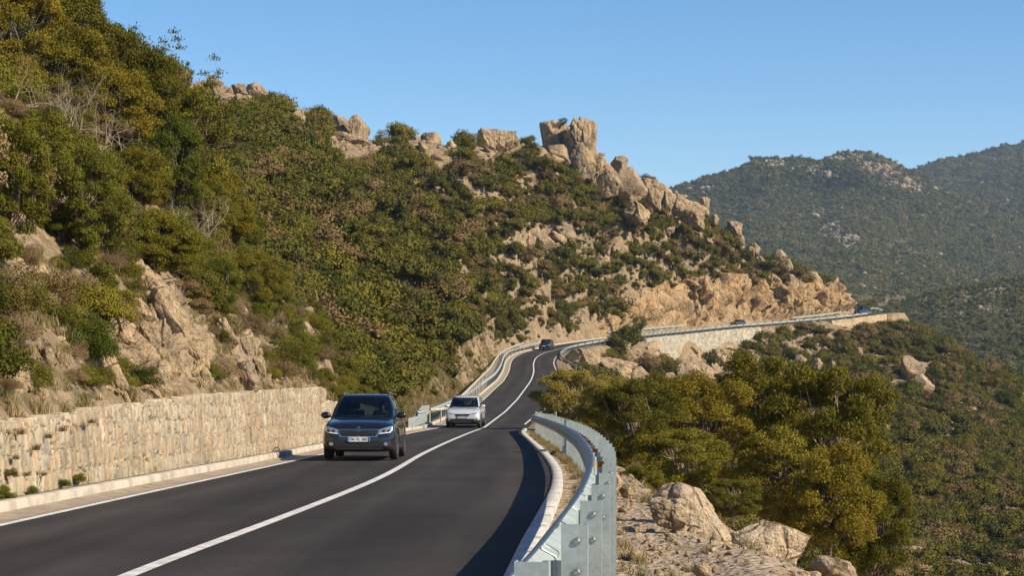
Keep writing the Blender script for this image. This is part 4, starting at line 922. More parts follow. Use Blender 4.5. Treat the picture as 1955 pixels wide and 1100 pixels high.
ok = ((outL > np.where((cl[kk, 1] > 92) & (cl[kk, 1] < 262), 3.8, 2.6)) | (outR > 3.0)); ok &= ~((outL > 0) & (outL < 6.5) & (cl[kk, 1] > 110) & (cl[kk, 1] < 250) & (rv.rand(len(pts)) < .15))
ok &= ~((outR > 0) & (outR < 2.6) & (pts[:, 1] > 300))
ok &= (px > -140) & (px < 2100)
b = in_blobs(px, py, bare); ok &= (b < 0.0)
t_ = in_blobs(px, py, thin); ok &= (rv.rand(len(pts)) > np.clip(t_ * 1.6, 0, .42))
lump = fbm(np.stack([pts[:, 0] / 9, pts[:, 1] / 9, 0 * px], 1), 2, 12); ok &= (rv.rand(len(pts)) < .92 + .35 * lump)
ok &= ~((outL > 0) & (pts[:, 1] < 92))
pts = pts[ok]; px, py = px[ok], py[ok]
# thin out by distance to neighbours and drop what the ridge hides
near_r = np.zeros(len(pts)); size = np.clip(rv.lognormal(.08, .50, len(pts)), .38, 2.5) * (.80 + .0022 * pts[:, 1]); size = np.minimum(size, 2.9)
cell = {}; keep = []
order = np.argsort(-size)
for i in order:
    x, y = pts[i, 0], pts[i, 1]; s = size[i]; cx0, cy0 = int(x // 3), int(y // 3); good = True
    for a in (-1, 0, 1):
        for b2 in (-1, 0, 1):
            for j in cell.get((cx0 + a, cy0 + b2), ()):
                if (pts[j, 0] - x)**2 + (pts[j, 1] - y)**2 + (pts[j, 2] - pts[i, 2])**2 < (.66 * max(size[j], s))**2: good = False; break
            if not good: break
        if not good: break
    if good: cell.setdefault((cx0, cy0), []).append(i); keep.append(i)
keep = np.array(keep); pts, px, py, size = pts[keep], px[keep], py[keep], size[keep]
# visible from the road side of the ridge?  march the ground between camera and plant
fr = np.linspace(.3, .97, 26)
vis = np.ones(len(pts), bool)
S_ = pts[:, None, :] * fr[None, :, None]; top = pts[:, 2] + size * 1.2
g = height(S_[..., 0], S_[..., 1], False).reshape(len(pts), -1)
vis = ((top[:, None] * fr[None] + 1.0) > g).all(1)
pts, px, py, size = pts[vis], px[vis], py[vis], size[vis]
print('scrub plants', len(pts))
BT = [bush_mesh('shrub', 60 + i, n_cl=c, n_per=p_, leaf=l, crad=cr, rz=z) for i, (c, p_, l, cr, z) in enumerate([(11, 120, .11, .42, .85), (9, 145, .105, .46, .8), (14, 95, .11, .36, .95), (8, 160, .105, .5, .7), (12, 110, .10, .4, 1.15), (16, 85, .11, .33, .75)])]
# broad light/dark kinds follow patches of ground
big = pts.copy(); shown = size / pts[:, 1]; idx_big = np.argsort(-shown)[:110]; mask_big = np.zeros(len(pts), bool); mask_big[idx_big] = True
# small plants filling the gaps
sm = ground_hits(30000, 91); sx_, sy_ = proj(sm); d2 = ((sm[:, None, :2] - cl[None, ::3]) ** 2).sum(2); kk = d2.argmin(1) * 3; sgn = ((sm[:, :2] - cl[kk]) * NL[kk]).sum(1)
k_ = ((sgn - hwL[kk] > np.where((cl[kk, 1] > 92) & (cl[kk, 1] < 262), 3.0, 2.2)) | (-sgn - hwR[kk] > 2.6)) & (in_blobs(sx_, sy_, bare) < 0) & ~((sgn > 0) & (sm[:, 1] < 92)) & (rv.rand(len(sm)) < .75 - .35 * (in_blobs(sx_, sy_, thin) > 0)); sm = sm[k_]
cell2 = {}; kp = []
for i in range(len(sm)):
    x, y, z = sm[i]; c2 = (int(x // 1.6), int(y // 1.6)); ok_ = True
    for a in (-1, 0, 1):
        for b2 in (-1, 0, 1):
            for j in cell2.get((c2[0] + a, c2[1] + b2), ()):
                if (sm[j, 0] - x)**2 + (sm[j, 1] - y)**2 + (sm[j, 2] - z)**2 < 1.3: ok_ = False
    if ok_: cell2.setdefault(c2, []).append(i); kp.append(i)
sm = sm[kp]; print('small plants', len(sm)); ssz = np.clip(rv.lognormal(-.75, .35, len(sm)), .25, 1.0) * (.85 + .001 * sm[:, 1])
pts = np.vstack([pts, sm]); size = np.r_[size, ssz]; mask_big = np.r_[mask_big, np.zeros(len(sm), bool)]
rest = ~mask_big; n_ = rest.sum(); rr_ = R(9)
scatter('hillside_scrub', [(V, Fl, T_, 0) for V, Fl, T_ in BT], pts[rest] - np.array([0, 0, .08]), np.stack([size[rest] * rr_.uniform(.8, 1.15, n_), size[rest] * rr_.uniform(.8, 1.15, n_), size[rest] * rr_.uniform(.7, 1.1, n_)], 1), np.stack([rr_.normal(0, .08, n_), rr_.normal(0, .08, n_), rr_.uniform(0, 6.28, n_)], 1), rr_.randint(0, len(BT), n_),
        'dense maquis scrub covering the hillside and the valley flank', 'scrub', [M['scrub']])
SH = [mesh_poly('shrub', V, Fl, T_, [M['scrub']]) for V, Fl, T_ in BT]
# finer meshes for the ones that show large
BF = [bush_mesh('shrub', 80 + i, n_cl=c, n_per=p_, leaf=l, crad=cr, rz=z) for i, (c, p_, l, cr, z) in enumerate([(20, 300, .062, .33, .9), (17, 340, .058, .36, .8), (25, 240, .062, .3, 1.1), (14, 400, .058, .40, .85)])]
SHF = [mesh_poly('shrub', V, Fl, T_, [M['scrub']]) for V, Fl, T_ in BF]
GREEN = [mesh_poly('shrub', V, Fl, T_, [M['oak']]) for V, Fl, T_ in BF]
def shrub(me, p, sx, sz, label, group=None, cat='shrub', name='shrub', rz=None, tiltx=0):
    o = link(name, me, None, None, (p[0], p[1], p[2] - .06)); o.scale = (sx, sx * rr_.uniform(.85, 1.15), sz); o.rotation_euler = (tiltx, 0, rz if rz is not None else rr_.uniform(0, 6.28)); tag(o, label, cat, group); return o
zones = []
for i in idx_big:
    g_ = size[i] / pts[i, 1] > .008
    if px[i] > 1000 and py[i] > 600: lab, gr = 'scrub bush growing on the valley flank below the far road', 'scrub bushes on the valley flank'
    elif px[i] < 880 and py[i] > 480: lab, gr = 'scrub bush on the lower hillside above the left guardrail', 'scrub bushes on the lower hillside'
    elif py[i] > 560: lab, gr = 'scrub bush low on the hill beside the distant bend', 'scrub bushes by the distant bend'
    else: lab, gr = 'scrub bush high on the main hillside below the skyline', 'scrub bushes on the upper hillside'
    shrub(SHF[rr_.randint(4)], pts[i], size[i], size[i] * rr_.uniform(.8, 1.1), lab, gr)

# named single trees and bushes far off
TS = [tree_meshes('tree', 'oak', seed=300 + i, H=4.5, Wd=4.6, n_cl=22, n_per=150, leaf=.17, crad=.75, trunk=.14, low=.22) for i in range(3)]
TSC = [recol(a, M['scrub']) for a, b in TS]
def tree(crown, trunk, loc, s, label, group=None, rz=None, cat='tree', name='tree', sz=None, tilt=0):
    root = empty(name, loc, rr_.uniform(0, 6.28) if rz is None else rz); root.scale = (s, s, sz or s); root.rotation_euler[1] = tilt; tag(root, label, cat, group)
    link('crown', crown, None, root); link('trunk', trunk, None, root); return root
for (x, y, w, Y, k, lab) in [(731, 268, 40, 268, 0, 'lone round tree on the skyline between split boulder and rock trio'), (1075, 226, 22, 346, 1, 'tiny tree growing on top of the skyline rock tower'), (908, 275, 46, 318, 2, 'dark green tree on the skyline left of the double dome rock'), (522, 183, 34, 246, 0, 'left tree of the skyline pair above the grooved rock'), (538, 186, 32, 249, 1, 'right tree of the skyline pair above the grooved rock'), (598, 222, 26, 262, 2, 'small dark tree on the skyline left of the split boulder'),
                         (1212, 322, 24, 368, 0, 'small tree on the descending skyline beside the rounded cap rock'), (1248, 350, 30, 378, 1, 'dark shrub-like tree on the skyline above the jagged outcrop'), (1093, 335, 50, 338, 2, 'dark tree directly below the rock tower'), (1086, 505, 50, 322, 0, 'round tree with visible trunk in the middle of the rocky slope'), (1223, 518, 44, 345, 1, 'dark round tree just above the left part of the orange cutting'), (1655, 578, 26, 446, 2, 'olive tree standing beyond the far bend at the end of the road'),
                         (1845, 712, 56, 290, 0, 'bright green round tree on the right edge of the valley flank'), (1640, 730, 64, 268, 1, 'bright green tree in the middle of the valley flank'), (1900, 830, 60, 262, 2, 'dark oak on the right side of the valley flank'), (1780, 860, 56, 240, 0, 'dark green oak below the bright tree on the valley flank'), (1345, 672, 26, 350, 1, 'dark tree in front of the grey rubble wall'), (1268, 700, 32, 338, 0, 'dark bush-like tree at the foot of the rubble wall'), (1196, 690, 34, 300, 2, 'dark green tree left of the grey rubble wall'), (1162, 676, 44, 296, 1, 'dense dark tree above the boulder inside the bend'), (1440, 740, 90, 250, 0, 'dark green spreading tree above the olive trees'), (1490, 590, 24, 425, 1, 'small tree overhanging the far guardrail')]:
    k_ = Y / F; h_ = w * k_ * .95; p = P(x, y, Y); g = hz(p.x, p.y); s = w * k_ / 4.4
    base = min(p.z - h_ * .55, g) if x not in (1075,) else P(x, 245, Y).z
    tree((TS if k != 1 or y > 300 else TS)[k][0], TS[k][1], (p.x, p.y, base if abs(base - g) < 2 or x == 1075 else p.z - h_ * .55), s, lab)

# ------------------------------------------------------------------ near trees and shrubs
OAKS = [tree_meshes('tree', 'oak_yellow', wood='twig' if i == 0 else 'bark', seed=400 + i, H=4.0, Wd=4.4, n_cl=74, n_per=700, leaf=.088, crad=.40, trunk=.075, low=.06, shell=.55) for i in range(3)]
OAKG = [recol(a, M['oak']) for a, b in OAKS]
GRN = [recol(a, M['green']) for a, b in OAKS]
OLB = [recol(a, M['olive_bush']) for a, b in OAKS]
def place_tree(crown, trunk, x, ybase, Y, w_px, h_px, lab, group=None, H=4.0, Wd=4.4, rz=None, tilt=0, cat='tree', name='tree'):
    k = Y / F; p = P(x, ybase, Y); return tree(crown, trunk, p, w_px * k / Wd, lab, group, rz, cat, name, sz=h_px * k / H, tilt=tilt)
# right side, beyond the guardrail: (x, base y, Y, width, height)
place_tree(OLB[0], OAKS[0][1], 1095, 838, 96, 175, 140, 'golden olive bush overhanging the road edge at the end of the near guardrail', cat='bush')
place_tree(OLB[1], OAKS[1][1], 1165, 850, 88, 150, 130, 'golden olive bush joining the roadside bush on its right', cat='bush')
for (m_, i, x, yb, Y, w, h, lab) in [
    (OAKS[0][0], 0, 1215, 905, 52, 200, 190, 'olive tree with pale forked trunk just beyond the guardrail posts'),
    (OAKS[1][0], 1, 1265, 880, 66, 210, 170, 'olive-brown tree behind the one with the pale forked trunk'),
    (OAKS[2][0], 2, 1340, 930, 56, 250, 215, 'broad olive tree in the middle of the roadside grove'),
    (OAKG[0], 0, 1300, 960, 44, 210, 150, 'dark green low tree above the long flaky boulder'),
    (OAKS[1][0], 1, 1450, 940, 60, 270, 270, 'tall olive tree whose top reaches the rocks under the far wall'),
    (OAKS[0][0], 0, 1590, 1010, 56, 310, 330, 'tallest right-hand tree of the roadside grove with yellowish crown'),
    (OAKG[2], 2, 1490, 1010, 42, 230, 190, 'dark green tree directly behind the large cream boulder'),
    (OAKS[1][0], 1, 1590, 1100, 38, 250, 260, 'yellow-green tree right of the large cream boulder'),
    (OAKS[2][0], 2, 1668, 1140, 42, 190, 240, 'feathery yellow-green tree at the right end of the grove'),
    (OAKG[1], 1, 1225, 975, 38, 110, 90, 'low green bush between guardrail posts and round boulder'),
    (OAKG[0], 0, 1400, 1000, 34, 130, 90, 'dark low bush in the gap between the two big boulders'),
    (OAKS[0][0], 0, 1520, 860, 80, 200, 150, 'small olive-brown tree behind the grove near the bright green tree'),
    (OAKG[2], 2, 1180, 870, 62, 120, 90, 'dark bush in shade behind the curved guardrail')]:
    place_tree(m_, OAKS[i][1], x, yb, Y, w, h, lab)
# left side above the wall
def g_at(x, Y):   # ground point on column x at distance Y
    X = (x - CX) * Y / F; return Vector((X, Y, hz(X, Y)))
def left_tree(me, tr, x, Y, w_m, h_m, lab, cat='tree', sink=.1, name='tree', tilt=0):
    p = g_at(x, Y); p.z -= sink; return tree(me, tr, p, w_m / 4.4, lab, None, None, cat, name, sz=h_m / 4.0, tilt=tilt)
L_ = [(OAKG[0], 0, 345, 72, 4.2, 5.2, 'leaning green oak at the crest of the near slope against the sky'), (OAKS[1][0], 1, 250, 68, 4.2, 4.6, 'olive-yellow oak on the crest left of the leaning oak'),
      (OAKS[2][0], 2, 150, 66, 4.6, 4.6, 'golden green oak high on the near slope under the top edge'), (OAKS[0][0], 0, 60, 62, 4.8, 4.4, 'grey-olive tree in the upper left corner'), (GRN[1], 1, 330, 60, 2.6, 3.6, 'bright green shrubby oak in the middle of the near slope'),
      (OAKS[1][0], 1, 200, 56, 3.6, 3.2, 'golden oak in the middle of the left slope'), (OAKS[2][0], 2, 110, 54, 3.6, 3.0, 'olive shrub tree on the left slope'), (OAKS[0][0], 0, 20, 50, 3.4, 3.2, 'golden olive tree at the left edge above the outcrop'),
      (OAKS[1][0], 1, 420, 72, 3.0, 3.4, 'yellow-brown oak on the right shoulder of the near slope'), (OAKG[2], 2, 300, 78, 4.0, 4.6, 'dark green oak behind the crest of the near slope'), (OAKS[0][0], 0, 400, 84, 3.2, 3.2, 'small yellowish oak at the right end of the crest'),
      (GRN[0], 0, 415, 52, 1.3, 1.7, 'vivid green bush between the two rock outcrops above the wall'), (OAKG[1], 1, 300, 48, 2.6, 2.0, 'green bush at the top of the tan slab outcrop'), (GRN[2], 2, 160, 40, 2.2, 2.6, 'large bright green bush left of the slab outcrop'), (OAKG[0], 0, 90, 42, 2.4, 2.2, 'green bush above the grey rock at the left edge'), (OAKS[2][0], 2, 500, 70, 2.4, 2.4, 'olive-brown bush on the shoulder above the wall end'),
      (OAKG[2], 2, 560, 72, 2.0, 1.9, 'dark olive bush right of the rocks above the wall end'), (OAKS[1][0], 1, 610, 76, 2.2, 2.0, 'olive bush beyond the stepped wall end'), (OAKG[0], 0, 650, 80, 2.4, 2.0, 'dark green bush behind the roof of the charcoal car'), (OAKG[1], 1, 690, 86, 2.2, 1.9, 'green bush beside the stepped wall behind the charcoal car'), (GRN[0], 0, 740, 96, 1.8, 1.5, 'green bush on the verge between the two nearer cars'),
      (OAKS[0][0], 0, 470, 62, 2.4, 2.2, 'brown-green bush above the right rock outcrop'), (GRN[1], 1, 545, 64, 1.4, 1.5, 'bright green bush above the far end of the tall wall'), (OAKG[2], 2, 20, 36, 2.0, 2.4, 'dark green bush at the left edge above the wall'), (OAKS[2][0], 2, 250, 52, 2.4, 2.0, 'olive bush hanging over the top of the slab outcrop'),
      (OAKG[1], 1, 450, 88, 3.0, 3.0, 'oak filling the gully behind the near slope'), (OAKG[0], 0, 520, 92, 2.6, 2.4, 'green oak in the gully above the pale slabs'), (OAKS[1][0], 1, 580, 96, 2.6, 2.4, 'olive oak in the gully behind the wall end'), (OAKG[2], 2, 385, 64, 2.6, 2.8, 'dark bush under the yellow-brown shoulder oak')]
for (m_, i, x, Y, w, h, lab) in L_: left_tree(m_, OAKS[i][1], x, Y, w, h, lab)
# mid-size filler shrubs of the near slope
NB = [bush_mesh('shrub', 120 + i, n_cl=c, n_per=p_, leaf=l, crad=cr, rz=z, core=False) for i, (c, p_, l, cr, z) in enumerate([(24, 380, .055, .30, .9), (18, 460, .05, .36, .8), (28, 320, .055, .27, 1.15), (14, 560, .05, .40, .95)])]
NBM = {k: [mesh_poly('shrub', V, Fl, T_, [M[k]]) for V, Fl, T_ in NB] for k in ('scrub', 'green', 'dry', 'oak')}
r3 = R(31); cand = []
for _ in range(300):
    Y = r3.uniform(21, 62); cand.append((float(wallX(Y)) - r3.uniform(.3, .8), Y))
for _ in range(8200):
    Y = r3.uniform(18, 98); X = -r3.uniform(6.4, 34) * (1 if Y < 70 else 1.1); cand.append((X, Y))
cand = np.array(cand); zc = height(cand[:, 0], cand[:, 1]); cpx, cpy = proj(np.c_[cand, zc]); lx = wallX(cand[:, 1]) - .35
o3_ = (cand[:, 0] < lx - .1) & (cpx > -120) & (cpx < 860) & (cpy > -120); o3_ &= in_blobs(cpx, cpy, [(262, 490, 34, 60, -.3), (320, 600, 44, 110, -.45), (370, 660, 40, 70, -.5), (290, 690, 90, 50, .1), (460, 690, 44, 56, -.25), (35, 710, 34, 52, -.2), (92, 680, 24, 50, 0)]) < .05
lx = lx + .15
sel_ = np.nonzero(o3_)[0]; placed = []
for i in sel_:
    s = float(np.clip(r3.lognormal(-.42, .38), .3, 1.5)); s *= min(1, .55 + (lx[i] - cand[i, 0]) * .16)
    if all((cand[i, 0] - a)**2 + (cand[i, 1] - b_)**2 > (.68 * max(s, c_))**2 for a, b_, c_ in placed): placed.append((cand[i, 0], cand[i, 1], s))
print('near shrubs', len(placed))
placed.sort(key=lambda q_: -q_[2] / q_[1]); rest_n = np.array(placed[185:]); placed = placed[:185]
n_ = len(rest_n); zr = height(rest_n[:, 0], rest_n[:, 1])
scatter('undergrowth', [(V, Fl, T_, i) for i, (V, Fl, T_) in enumerate([NB[0], NB[1], NB[3], NB[2]])], np.stack([rest_n[:, 0], rest_n[:, 1], zr - .05], 1), rest_n[:, 2:3] * r3.uniform(.8, 1.2, (n_, 3)), np.stack([0 * zr, 0 * zr, r3.uniform(0, 6.28, n_)], 1), r3.randint(0, 4, n_), 'low undergrowth between the shrubs of the near slope', 'undergrowth', [M['scrub'], M['oak'], M['dry'], M['green']])
for X, Y, s in placed:
    c_ = r3.rand(); key = 'scrub' if c_ < .50 else 'green' if c_ < .62 else 'dry' if c_ < .76 else 'oak'; z = hz(X, Y)
    lab, gr = {'scrub': ('olive-brown shrub on the steep near slope above the stone wall', 'olive-brown shrubs of the near slope'), 'green': ('fresh green shrub on the steep near slope above the stone wall', 'fresh green shrubs of the near slope'), 'dry': ('dry straw-coloured shrub on the steep near slope above the stone wall', 'dry shrubs of the near slope'), 'oak': ('dark evergreen shrub on the steep near slope above the stone wall', 'dark shrubs of the near slope')}[key]
    shrub(NBM[key][r3.randint(4)], (X, Y, z), s, s * r3.uniform(.85, 1.3), lab, gr)
gt_ = grass_tuft(777, 120, .30, .006, .06, .9); GTM = mesh_poly('tuft', gt_[0], [gt_[1]], gt_[2], [M['straw']])
# plants rooted in the wall face
for i, (x, y, Y, s, k_) in enumerate([(30, 868, 24.6, .16, 'dry'), (52, 900, 24.8, .14, 'dry'), (70, 850, 25.6, .2, 'dry'), (92, 828, 26.4, .18, 'dry'), (20, 905, 24.3, .13, 'scrub'), (84, 900, 26, .12, 'dry'), (120, 815, 27.4, .2, 'dry'), (118, 925, 27, .15, 'green'), (150, 915, 28, .14, 'green'), (60, 940, 25, .16, 'green'), (8, 950, 24, .2, 'green'), (40, 820, 25, .2, 'dry'), (175, 800, 30, .16, 'dry')]):
    X = float(wallX(Y)) + .03 + .05; p = Vector((X - .02, Y, (HY - y) * Y / F)); k2 = (x - CX) / F; Yq = X / k2; p = Vector((X, Yq, (HY - y) * Yq / F))
    shrub(GTM if k_ == 'dry' else NBM[k_][i % 4], p, s * (2.6 if k_ == 'dry' else 1), s * (2.2 if k_ == 'dry' else 1.1), 'small %s tuft rooted between the stones of the tall wall' % ('dry' if k_ == 'dry' else 'green'), '%s tufts on the wall face' % ('dry' if k_ == 'dry' else 'green'), cat='plant', name='wall_plant')
# bare branchy bushes
for i, (x, Y, h, lab) in enumerate([(150, 50, 2.9, 'tall bare branching shrub with pale twigs on the left slope'), (195, 52, 3.2, 'bare pale shrub right of the tall one on the left slope'), (110, 44, 1.8, 'small bare shrub low on the left slope'), (330, 55, 1.8, 'tangle of bare branches above the slab outcrop'), (380, 60, 2.4, 'bare arching branches on the right shoulder of the slope'), (490, 66, 2.0, 'bare twiggy shrub above the right outcrop'), (560, 66, 1.7, 'bare thin shrub near the end of the tall wall'), (350, 47, 1.3, 'dry twig tangle beside the long slab'), (25, 47, 2.0, 'bare shrub at the left edge of the slope'), (430, 50, 1.1, 'dry grey twigs over the right rock outcrop'), (265, 60, 2.4, 'bare branches in front of the dark oak'), (700, 96, 1.6, 'bare pale shrub behind the charcoal car roof')]):
    V, Fc, tp_ = twig_tree(500 + i, h, 6 if h > 1.6 else 5, .62, .017 if h < 2 else .026); p = g_at(x, Y); me = np_mesh('branches', V, Fc); root = empty('bare_shrub', p); tag(root, lab, 'shrub'); link('branches', me, M['twig'], root)
# thin sprigs of the crest against the sky
for i, (x, Y, h, lab) in enumerate([(300, 70, 5.6, 'thin open-crowned sapling on the crest against the sky'), (372, 76, 4.6, 'small sapling with leafy tufts right of the open-crowned one'), (250, 70, 6.2, 'slim sapling rising highest near the top edge')]):
    V, Fc, tp_ = twig_tree(600 + i, h, 5, .45, .055); p = g_at(x, Y); root = empty('sapling', p); tag(root, lab, 'tree'); link('trunk', np_mesh('trunk', V, Fc), M['bark'], root)
    r9 = R(i); rad = np.full(len(tp_), .24); lv = clump_leaves(r9, tp_, rad, 60, .09, .05, shell=.1); link('crown', mesh_poly('crown', lv[0], [lv[1]], lv[2], [M['green' if i else 'oak']]), None, root)

# ground litter, grass and stones as stuff
GT = [grass_tuft(700 + i, 70, .42, .008) for i in range(3)]
def band(n, f, seed): r = R(seed); return f(r, n)
gp = []
r4 = R(44)
for _ in range(1700):      # straw and grass on the near slope and wall foot
    Y = r4.uniform(20, 95); X = float(wallX(Y)) - .15 - r4.exponential(2.6); gp.append((X, Y, r4.uniform(.3, .85)))
for _ in range(2600):      # verge beyond the left guardrail
    k = r4.randint(iL(98), iL(262)); s = r4.uniform(1.6, 5.5); gp.append((Lp[k, 0] + NL[k, 0] * s, Lp[k, 1] + NL[k, 1] * s, r4.uniform(.6, 1.4)))
for _ in range(260):       # gravel bank
    Y = r4.uniform(12, 60); gp.append((float(np.interp(Y, SY, cubic(SY, *RT))) + r4.uniform(1.0, 4.5), Y, r4.uniform(.15, .4)))
for _ in range(420):       # dirt between channel and guardrail
    Y = r4.uniform(12, 90); gp.append((float(np.interp(Y, SY, cubic(SY, *RT))) + r4.uniform(.42, .72), Y, r4.uniform(.12, .42)))
gp = np.array(gp); n_ = len(gp); gz = height(gp[:, 0], gp[:, 1])
scatter('grass', [(V, [Fc], T_, 0) for V, Fc, T_ in GT], np.stack([gp[:, 0], gp[:, 1], gz], 1), np.repeat(gp[:, 2:3], 3, 1), np.stack([r4.normal(0, .1, n_), r4.normal(0, .1, n_), r4.uniform(0, 6.28, n_)], 1), r4.randint(0, 3, n_), 'dry straw grass on slope, verge and bank', 'grass', [M['straw']])
def stone_t(seed):
    V, Fc = ICO[2]; r = R(seed); p = V.copy()
    for _ in range(7):
        n = unit(r.normal(size=3)); d = r.uniform(.45, .8); t = p @ n; m = t > d; p[m] -= n * ((t[m] - d))[:, None]
    return p * [1, .75, .5], [Fc], np.full(len(p), .5), 0
sp_ = []
for _ in range(5200):
    Y = 12 + 30 * r4.rand()**1.4; X = float(np.interp(Y, SY, cubic(SY, *RT))) + r4.uniform(.8, 6.5); sp_.append((X, Y, float(np.clip(r4.lognormal(-3.55, .62), .012, .2))))
for _ in range(900):
    Y = 12 + 80 * r4.rand(); X = float(np.interp(Y, SY, cubic(SY, *RT))) + r4.uniform(.4, 1.2); sp_.append((X, Y, float(np.clip(r4.lognormal(-4.0, .4), .01, .05))))
for _ in range(2600):
    Y = r4.uniform(20, 66); X = float(wallX(Y)) - .12 - r4.exponential(1.8); sp_.append((X, Y, float(np.clip(r4.lognormal(-2.9, .6), .02, .3))))
sp_ = np.array(sp_); n_ = len(sp_); gz = height(sp_[:, 0], sp_[:, 1])
scatter('gravel', [stone_t(800 + i) for i in range(5)], np.stack([sp_[:, 0], sp_[:, 1], gz], 1), np.repeat(sp_[:, 2:3], 3, 1), r4.uniform(0, 6.28, (n_, 3)) * [.12, .12, 1], r4.randint(0, 5, n_), 'loose stones and gravel on the bank and above the wall', 'gravel', [M['rock']])
# far loose rocks on the hillside
pr = np.concatenate([scatter_points(4000, (-.3, .3), (100, 480), 15), ground_hits(9000, 55)]); qx, qy = proj(pr); d2 = ((pr[:, None, :2] - cl[None, ::3]) ** 2).sum(2); kq = d2.argmin(1) * 3; sg = ((pr[:, :2] - cl[kq]) * NL[kq]).sum(1)
w_ = np.clip(.38 + in_blobs(qx, qy, thin + bare) * 1.5, .12, 1); m_ = ((sg - hwL[kq] > 3) | (-sg - hwR[kq] > 3)) & (rv.rand(len(pr)) < w_); pr = pr[m_]; n_ = len(pr)
scatter('rubble', [stone_t(820 + i) for i in range(5)], pr, np.repeat((np.clip(r4.lognormal(-.65, .6, n_), .2, 2.0) * np.clip((pr[:, 1] - 20) / 260, .22, 1))[:, None], 3, 1) * r4.uniform(.8, 1.4, (n_, 3)), r4.uniform(0, 6.28, (n_, 3)) * [.1, .1, 1], r4.randint(0, 5, n_), 'small loose rocks scattered between the scrub', 'rubble', [M['rock_grey']])

# ------------------------------------------------------------------ cars
def paint(name, col, metal=.5, rough=.3, coat=1.0):
    return simple(name, col, rough, metal, coat)
CM = dict(trim=simple('black_plastic', (.018, .018, .019), .5), tyre=simple('tyre_rubber', (.022, .021, .020), .85), rim=simple('alloy_rim', (.42, .43, .44), .3, .8),
          chrome=simple('chrome', (.45, .46, .47), .28, 1.0), lamp=simple('headlamp_reflector', (.38, .41, .44), .15, .6, 1.0), dark=simple('dark_interior', (.02, .02, .022), .8), seat=simple('seat_cloth', (.05, .05, .055), .9),
          plate=simple('plate_white', (.72, .73, .72), .4), blue=simple('plate_blue', (.01, .07, .42), .4), ink=simple('plate_ink', (.02, .02, .025), .5), amber=simple('amber_lens', (.6, .22, .03), .25, coat=1), red=simple('red_lens', (.45, .02, .015), .25, coat=1), skin=simple('skin', (.45, .27, .19), .6), hair=simple('dark_hair', (.03, .02, .015), .8), shirt=simple('dark_shirt', (.05, .055, .07), .85), light=simple('light_shirt', (.45, .42, .40), .85), drl=simple('lamp_white', (.85, .88, .9), .2, 0, 1.0))
def glass_mat():
    m, nt, b = new_mat('tinted_car_glass'); nt.nodes.remove(b); g = nt.nodes.new('ShaderNodeBsdfGlossy'); g.inputs['Roughness'].default_value = .03; g.inputs[0].default_value = (1, 1, 1, 1)
    t = nt.nodes.new('ShaderNodeBsdfTransparent'); t.inputs[0].default_value = (.22, .27, .28, 1); fr = nt.nodes.new('ShaderNodeFresnel'); fr.inputs[0].default_value = 1.5
    mx = nt.nodes.new('ShaderNodeMixShader'); nt.links.new(fr.outputs[0], mx.inputs[0]); nt.links.new(t.outputs[0], mx.inputs[1]); nt.links.new(g.outputs[0], mx.inputs[2]); nt.links.new(mx.outputs[0], nt.nodes['Material Output'].inputs[0]); return m
CM['glass'] = glass_mat()
def eval_mesh(name, bm, mods, loc=(0, 0, 0)):
    me = bpy.data.meshes.new(name); bm.to_mesh(me); bm.free(); o = bpy.data.objects.new(name, me); COL.objects.link(o); tmp = [o]
    for k, kw in mods:
        md = o.modifiers.new(k, k)
        for a, v in kw.items(): setattr(md, a, v)
    dg = bpy.context.evaluated_depsgraph_get(); dg.update(); r = bpy.data.meshes.new_from_object(o.evaluated_get(dg)); r.name = name; bpy.data.objects.remove(o); return r
def car_body_mesh(L, Wd, hood, belt):
    """lower shell up to the belt line, nose toward -y, origin on the ground at the middle"""
    w = Wd / 2
    # y, half width, sill z, nose/hood height
    S = [(-.500, .60, .34, .50), (-.497, .80, .30, .66), (-.485, .90, .26, .78), (-.462, .955, .24, hood - .10), (-.43, .985, .22, hood - .035), (-.36, 1.0, .22, hood + .01), (-.28, 1.0, .22, hood + .06), (-.20, 1.0, .22, belt + .01), (-.10, 1.0, .22, belt), (.10, 1.0, .22, belt + .01), (.28, 1.0, .22, belt + .03), (.40, .985, .24, belt + .05), (.47, .94, .27, belt + .05), (.496, .88, .32, belt - .02), (.50, .80, .42, belt - .14)]
    bm = bmesh.new(); rows = []
    for (fy, fw, zs, zt) in S:
        y = fy * L; W_ = w * fw; h = zt - zs
        prof = [(0, zs - .02), (W_ * .80, zs - .02), (W_ * .965, zs + .03), (W_ * 1.0, zs + h * .30), (W_ * .985, zs + h * .62), (W_ * .955, zs + h * .84), (W_ * .86, zt - .02), (W_ * .50, zt + .005), (0, zt + .02)]
        pts = [(-x, z) for x, z in prof[::-1]] + prof[1:]  # top centre left ... bottom ... 
        ring = [(-x, z) for x, z in prof[::-1]] + [(x, z) for x, z in prof[1:-1]]
        rows.append([bm.verts.new((x, y, z)) for x, z in ring])
    n = len(rows[0])
    for a, b in zip(rows[:-1], rows[1:]):
        for i in range(n): bm.faces.new([a[i], a[(i + 1) % n], b[(i + 1) % n], b[i]])
    bm.faces.new(rows[0][::-1]); bm.faces.new(rows[-1]); bmesh.ops.recalc_face_normals(bm, faces=bm.faces[:])
    return bm
def cyl_bm(r, x0, x1, y, z, seg=32):
    bm = bmesh.new(); bmesh.ops.create_cone(bm, cap_ends=True, segments=seg, radius1=r, radius2=r, depth=abs(x1 - x0), matrix=Matrix.Translation(((x0 + x1) / 2, y, z)) @ Matrix.Rotation(math.pi / 2, 4, 'Y')); return bm
